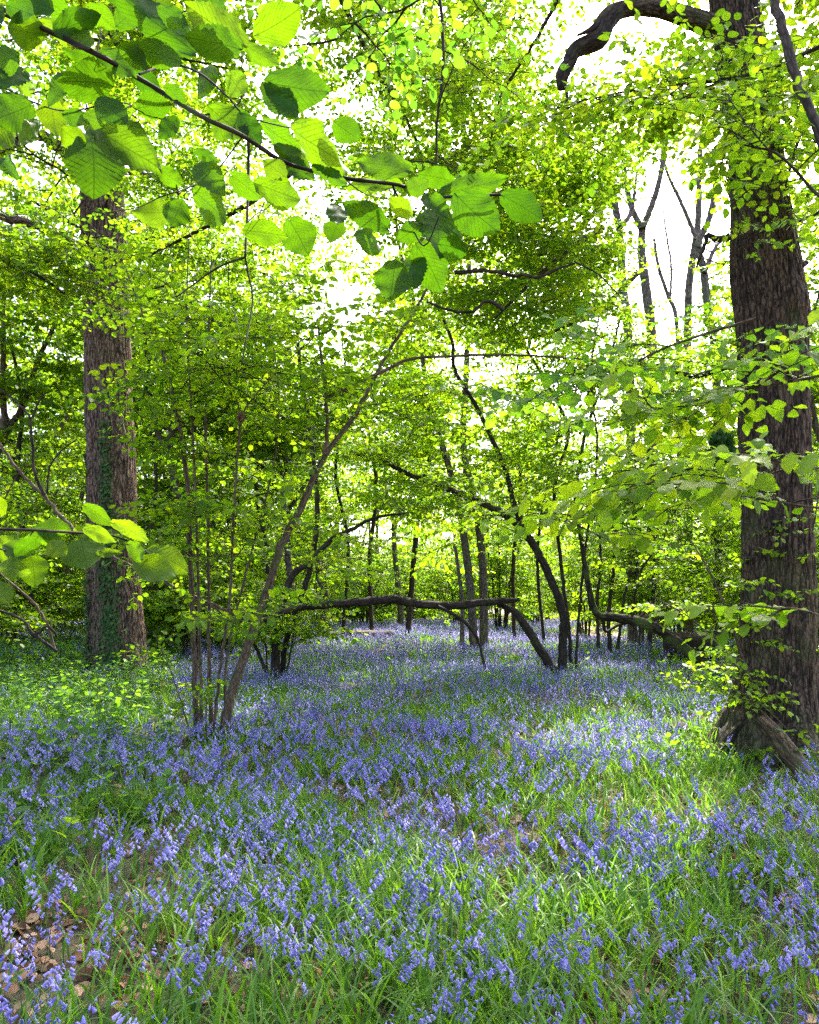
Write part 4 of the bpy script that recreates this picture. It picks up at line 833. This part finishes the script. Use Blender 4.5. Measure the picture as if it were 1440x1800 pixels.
def dens(x, y):
    px, py = project(np.stack([x, y, np.full(len(x), .15)], -1))
    d = .34 + 1.3 * (vnoise(x + 40, y + 40, .55) - .42) + .9 * (vnoise(x + 80, y + 10, 1.7) - .45)
    far = np.clip((y - 7) / 9, 0, 1); d = d * (1 - far) + far * (.62 + .5 * (vnoise(x + 30, y + 3, 1.2) - .5))
    d = np.where((px < 330 - .3 * (py - 1120)) & (py < 1290) & (py > 1110), d * .22, d)
    d = np.where((px > 1060) & (px < 1330) & (py > 1340) & (py < 1410), d * .35, d); d = np.where((px > 1190) & (py > 1270) & (py < 1385), d * .15, d)
    d = np.where((px > 900) & (px < 1180) & (py > 1560) & (py < 1680), d * .5, d); d = np.where((px < 330) & (py > 1520) & (py < 1750), d * .55, d)
    d = np.where((px > 330) & (px < 720) & (py > 1560) & (py < 1720), d + .3, d); d = np.where((px > 1200) & (py > 1440) & (py < 1640), d + .2, d)
    d = np.where(on_path(x, y), 0, d); d = np.where((px > 1170) & (y > 15) & (y < 40), d * .35, d)
    return np.clip(d, .03, 1)
def scatter(y0, y1, rho, wmul=.60, df=dens):
    A = wmul * (y1 ** 2 - y0 ** 2); n = int(A * rho); y = np.sqrt(rng.uniform(y0 ** 2, y1 ** 2, n)); x = rng.uniform(-wmul, wmul, n) * y
    k = rng.random(n) < df(x, y); return x[k], y[k]
x, y = scatter(2.2, 9.5, 142); px, py = project(np.stack([x, y, gz(x, y) + .29], -1)); ok = (py < 1835) & (px > -60) & (px < 1500); x, y, px, py = x[ok], y[ok], px[ok], py[ok]
o_ = np.argsort(y); x, y, px, py = x[o_], y[o_], px[o_], py[o_]
infr = np.nonzero((px > 3) & (px < 1437) & (py < 1785))[0][:300]; mask = np.ones(len(x), bool); mask[infr] = False
protos = []
for s in range(10):
    (V, Fq), (BV, BF, BT) = bluebell(s, 0); a = MB(); a.add(V, [Fq], rng.random()); b = MB(); b.add(BV, [BF], BT + .3 + .05 * s)
    protos.append((a.mesh('stalk', M['stalk']), b.mesh('flower_head', M['bell'])))
for i in infr:
    me1, me2 = protos[rng.integers(10)]; s = rng.uniform(.74, 1.05)
    o = thing('bluebell', (x[i], y[i], float(gz(x[i], y[i])) - .01), 'violet-blue bluebell with nodding bells, one of the nearest along the bottom of the view', 'bluebell', 'nearest bluebells', rng.random() * 6.28)
    o.scale = (s,) * 3; o.rotation_euler[0] = rng.normal(0, .09); o.rotation_euler[1] = rng.normal(0, .09)
    for me in (me1, me2): ch = bpy.data.objects.new(me.name.split('.')[0], me); col.objects.link(ch); ch.parent = o
def mass(x, y, level, st, fl, nv=12, smul=1.0):
    n = len(x); which = rng.integers(0, nv, n); a = rng.random(n) * 6.283; sc = rng.uniform(.7, 1.07, n) * smul; o = np.stack([x, y, gz(x, y) - .01], -1); tl = rng.normal(0, .1, (n, 2))
    tint = np.clip(.5 + .55 * (vnoise(x + 5, y + 7, 1.3) - .5) + rng.normal(0, .2, n), 0, 1)
    for k in range(nv):
        idx = np.nonzero(which == k)[0]
        if not len(idx): continue
        (V, Fq), (BV, BF, BT) = bluebell(100 + k, level); c_, s_ = np.cos(a[idx]), np.sin(a[idx])
        for W, Fc, T, mb in ((V, Fq, np.zeros(len(V)), st), (BV, BF, BT, fl)):
            X = W[None, :, 0] * c_[:, None] - W[None, :, 1] * s_[:, None]; Y = W[None, :, 0] * s_[:, None] + W[None, :, 1] * c_[:, None]; Z = np.broadcast_to(W[None, :, 2], X.shape)
            Q = np.stack([X + tl[idx, :1] * Z, Y + tl[idx, 1:] * Z, Z], -1) * sc[idx, None, None] + o[idx, None]
            mb.add(Q.reshape(-1, 3), [(Fc[None] + (np.arange(len(idx)) * len(W))[:, None, None]).reshape(-1, Fc.shape[1])], (tint[idx, None] + T[None]).ravel())
st, fl = MB(), MB()
mass(x[mask], y[mask], 1, st, fl)
x2, y2 = scatter(9.5, 18, 90); mass(x2, y2, 2, st, fl)
x3, y3 = scatter(18, 47, 34, df=lambda a, b: dens(a, b) + .1); mass(x3, y3, 2, st, fl, smul=1.35)
sr = st.build('bluebell_stalks', M['stalk']); tag(sr, 'massed green bluebell stalks over the woodland floor', kind='stuff')
fr_ = fl.build('bluebell_carpet', M['bell']); tag(fr_, 'violet-blue carpet of massed bluebell flowers', kind='stuff')
# two pale pink ones
for px_, s in ((982, 1.05), (1003, .9)):
    g = G(px_, 1322 if px_ == 982 else 1328); (V, Fq), (BV, BF, BT) = bluebell(5 + px_ % 7, 0); a = MB(); a.add(V, [Fq], .8); b = MB(); b.add(BV * 1.0, [BF], BT + .5)
    o = thing('bluebell', g, ('taller' if s > 1 else 'shorter') + ' of the two pale pink bluebells among the blue ones right of centre', 'bluebell', rz=1.2 + s); o.scale = (s,) * 3
    a.build('stalk', M['stalk'], o); b.build('flower_head', M['pink'], o)

# ------------------------------------------------------------------ strap leaves, undergrowth, litter
def blades(x, y, nper, seg, L0, L1, w, mb, tint0=.5, lift=(0.15, 1.0)):
    n = len(x) * nper; X = np.repeat(x, nper) + rng.normal(0, .025, n); Y = np.repeat(y, nper) + rng.normal(0, .025, n); a = rng.random(n) * 6.283; L = rng.uniform(L0, L1, n)
    ph0 = rng.uniform(*lift, n) * .6; ph1 = rng.uniform(.5, 2.1, n); t = np.linspace(0, 1, seg + 1); ph = ph0[:, None] + ph1[:, None] * t[None] ** 1.6
    dr = np.sin(ph) * L[:, None] / seg; dz = np.cos(ph) * L[:, None] / seg; r_ = np.concatenate([np.zeros((n, 1)), np.cumsum(dr[:, :-1], 1)], 1); z = np.concatenate([np.zeros((n, 1)), np.cumsum(dz[:, :-1], 1)], 1)
    z = np.maximum(z, .006) + gz(X, Y)[:, None]; tw = rng.normal(0, .5, n); sx, sy = -np.sin(a + tw), np.cos(a + tw)
    wd_ = (w * rng.uniform(.6, 1.3, n))[:, None] * (1 - t[None] ** 2.5 * .95) * (0.6 + .4 * np.minimum(1, t[None] * 4)); cx = X[:, None] + np.cos(a)[:, None] * r_; cy = Y[:, None] + np.sin(a)[:, None] * r_
    A = np.stack([cx - sx[:, None] * wd_ / 2, cy - sy[:, None] * wd_ / 2, z], -1); B = np.stack([cx + sx[:, None] * wd_ / 2, cy + sy[:, None] * wd_ / 2, z + .15 * wd_], -1)
    V = np.stack([A, B], 2).reshape(n, -1, 3); k = np.arange(seg) * 2; q = np.stack([k, k + 1, k + 3, k + 2], -1); nv = 2 * (seg + 1)
    T = np.clip(np.repeat(rng.normal(tint0, .22, n) + .4 * (vnoise(X, Y, .9) - .5), nv), 0, 1); mb.add(V.reshape(-1, 3), [(q[None] + (np.arange(n) * nv)[:, None, None]).reshape(-1, 4)], T)
gr = MB(); litter_spots = [(620, 1410, .30), (640, 1425, .2), (90, 1680, .35), (60, 1640, .2), (360, 1620, .25), (180, 1730, .25), (480, 1545, .16), (1190, 1460, .5), (1280, 1450, .35), (1100, 1480, .3), (1010, 1490, .2), (1290, 1520, .2), (870, 1590, .16), (1160, 1780, .16), (1060, 1420, .2), (330, 1345, .12), (820, 1380, .14), (1420, 1600, .16), (500, 1680, .14)]
LS = np.array([[*G(a, b)[:2], r_] for a, b, r_ in litter_spots])
def gdens(x, y):
    d = np.full(len(x), .35) + 1.7 * (vnoise(x + 12, y + 33, .7) - .36)
    for a, b, r_ in LS: d *= 1 - .75 * np.exp(-((x - a) ** 2 + (y - b) ** 2) / (r_ * 1.1) ** 2)
    d = np.where(on_path(x, y), 0, d); return np.clip(d, .14, 1)
gx, gy = scatter(2.3, 6, 170, df=gdens); blades(gx, gy, 6, 7, .15, .38, .0130, gr)
gx, gy = scatter(6, 12, 105, df=gdens); blades(gx, gy, 6, 4, .14, .33, .014, gr)
gx, gy = scatter(12, 22, 55, df=gdens); blades(gx, gy, 6, 3, .16, .32, .014, gr, .55)
gx, gy = scatter(22, 50, 20, df=gdens); blades(gx, gy, 6, 2, .18, .34, .024, gr, .6)
tag(gr.build('grass', M['blade']), 'arching strap leaves of the bluebells covering the floor', kind='stuff')
V0, F0 = leaf_mid(); lt = MB()
def litter(x, y, n0=None):
    n = len(x); V, F_ = leaf_mid(); a = rng.random(n) * 6.283; s = rng.uniform(.03, .08, n); curl = rng.uniform(-1.8, 2.2, n)
    W = np.repeat(V[None], n, 0); W[:, :, 2] += curl[:, None] * (W[:, :, 0] - .5) ** 2 + .3 * curl[:, None] * W[:, :, 1] ** 2; W *= s[:, None, None]
    rx = rng.normal(0, .7, n); c1, s1 = np.cos(rx), np.sin(rx); W = np.stack([W[..., 0], W[..., 1] * c1[:, None] - W[..., 2] * s1[:, None], W[..., 1] * s1[:, None] + W[..., 2] * c1[:, None]], -1)
    c_, s_ = np.cos(a), np.sin(a); X = W[..., 0] * c_[:, None] - W[..., 1] * s_[:, None] + x[:, None]; Y = W[..., 0] * s_[:, None] + W[..., 1] * c_[:, None] + y[:, None]
    Z = W[..., 2] + (gz(x, y) + rng.uniform(.012, .05, n))[:, None]; lt.add(np.stack([X, Y, Z], -1).reshape(-1, 3), [(F_[0][None] + (np.arange(n) * len(V))[:, None, None]).reshape(-1, 4)], np.repeat(rng.random(n), len(V)))
for a, b, r_ in LS: n = int(230 * r_); litter(a + rng.normal(0, r_ * .7, n), b + rng.normal(0, r_ * .7, n))
gx, gy = scatter(2.4, 12, 95, df=lambda a, b: np.full(len(a), .8)); litter(gx, gy)
tag(lt.build('dead_leaves', M['litter']), 'curled brown dead leaves littering the bare patches', kind='stuff')
# leafy undergrowth
def plant_template(seed, pairs=4, H=.35, ls=.085):
    r = random.Random(seed); V, Fs, T = [], [], []; nv = 0
    pts = [np.array([0.02 * math.sin(k + seed), .02 * math.cos(k * 1.3 + seed), H * k / pairs]) for k in range(pairs + 1)]
    for a, b in zip(pts[:-1], pts[1:]):
        vs = [q + .003 * np.array([math.cos(t), math.sin(t), 0]) for q in (a, b) for t in (0, 2.1, 4.2)]; V.append(np.array(vs)); T.append(np.full(6, 0)); Fs.append((np.array([[0, 1, 4, 3], [1, 2, 5, 4], [2, 0, 3, 5]]) + nv, 1)); nv += 6
    lv, lf = MID
    for k in range(1, pairs + 1):
        for q in range(2 if k < pairs else 3):
            an = k * 1.57 + (q * math.pi if k < pairs else q * 2.1) + r.gauss(0, .25); s = ls * r.uniform(.75, 1.2) * (1 if k < pairs else .8); el = r.gauss(.15 if k < pairs else .5, .25)
            f = np.array([math.cos(an) * math.cos(el), math.sin(an) * math.cos(el), math.sin(el)]); y = norm(np.cross([0, 0, 1], f)); z = np.cross(f, y)
            v = (lv * [1, .85, 1] * s) @ np.stack([f, y, z], 0) + pts[k] + f * .02; V.append(v); T.append(np.full(len(v), r.gauss(0, .15)))
            for f_ in lf: Fs.append((f_ + nv, 0))
            nv += len(v)
    by = {}
    for f, m in Fs: by.setdefault((f.shape[1], m), []).append(f)
    return np.concatenate(V), [(np.concatenate(f), key[1]) for key, f in by.items()], np.concatenate(T)
PT = [plant_template(s, 3 + s % 3, .2 + .05 * (s % 4)) for s in range(9)]
def udens(x, y):
    px, py = project(np.stack([x, y, gz(x, y)], -1)); d = np.zeros(len(x)); n = vnoise(x + 3, y + 50, .8)
    d = np.where((px < 330 - .5 * (py - 1120)) & (py > 1100) & (py < 1400), .6 * (n > .3), d)
    d = np.where((px < 290) & (py >= 1300) & (py < 1560) & (n > .42), .5, d)
    d = np.where((px > 1350) & (py > 1330) & (py < 1400), .35 * (n > .4), d); d = np.where((px > 1150) & (y > 14) & (y < 26), .35 * (n > .4), d)
    return np.where(on_path(x, y), 0, d + .012 * (y > 7))
sp = Sprays(); gx, gy = scatter(4, 26, 48, .62, udens)
for a, b in zip(gx, gy): sp.add([a, b, float(gz(a, b)) - .01], [*rng.normal(0, 1, 2), 0], rng.uniform(.75, 1.35) * (1.1 if a < -2.4 and b > 7.5 else 1))
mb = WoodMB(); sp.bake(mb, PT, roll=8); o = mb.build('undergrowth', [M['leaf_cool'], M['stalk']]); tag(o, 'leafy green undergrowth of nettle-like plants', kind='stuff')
for a, b, s, lb in ((112, 1500, 1.5, 'bright green seedling with broad leaves in the lower left corner of the clearing'), (118, 1560, 1.1, 'second young plant with broad leaves just below the bright seedling'), (255, 1500, .9, 'small pale seedling right of the bright one at the lower left'), (320, 1372, .9, 'little yellow-green seedling just in front of the coppice foot'),
                    (95, 1330, 1.2, 'young nettle-like plant at the edge of the left undergrowth'), (200, 1330, 1.1, 'broad-leaved sprout beside the coppice on its left'), (1060, 1235, 1.0, 'yellow-green sprout among the bluebells below the slumped limb')):
    g = G(a, b); V, Fs, T = PT[int(a) % 9]; root = thing('seedling', g, lb, 'seedling', rz=a * .1); root.scale = (s,) * 3
    lf_, sm = MB(), MB()
    for tgt, mm in ((sm, 1), (lf_, 0)):
        for F_, m in Fs:
            if m == mm: u_, inv = np.unique(F_, return_inverse=True); tgt.add(V[u_], [inv.reshape(F_.shape)], T[u_] + .55)
    sm.build('stem', M['stalk'], root); lf_.build('foliage', M['leaf'], root)
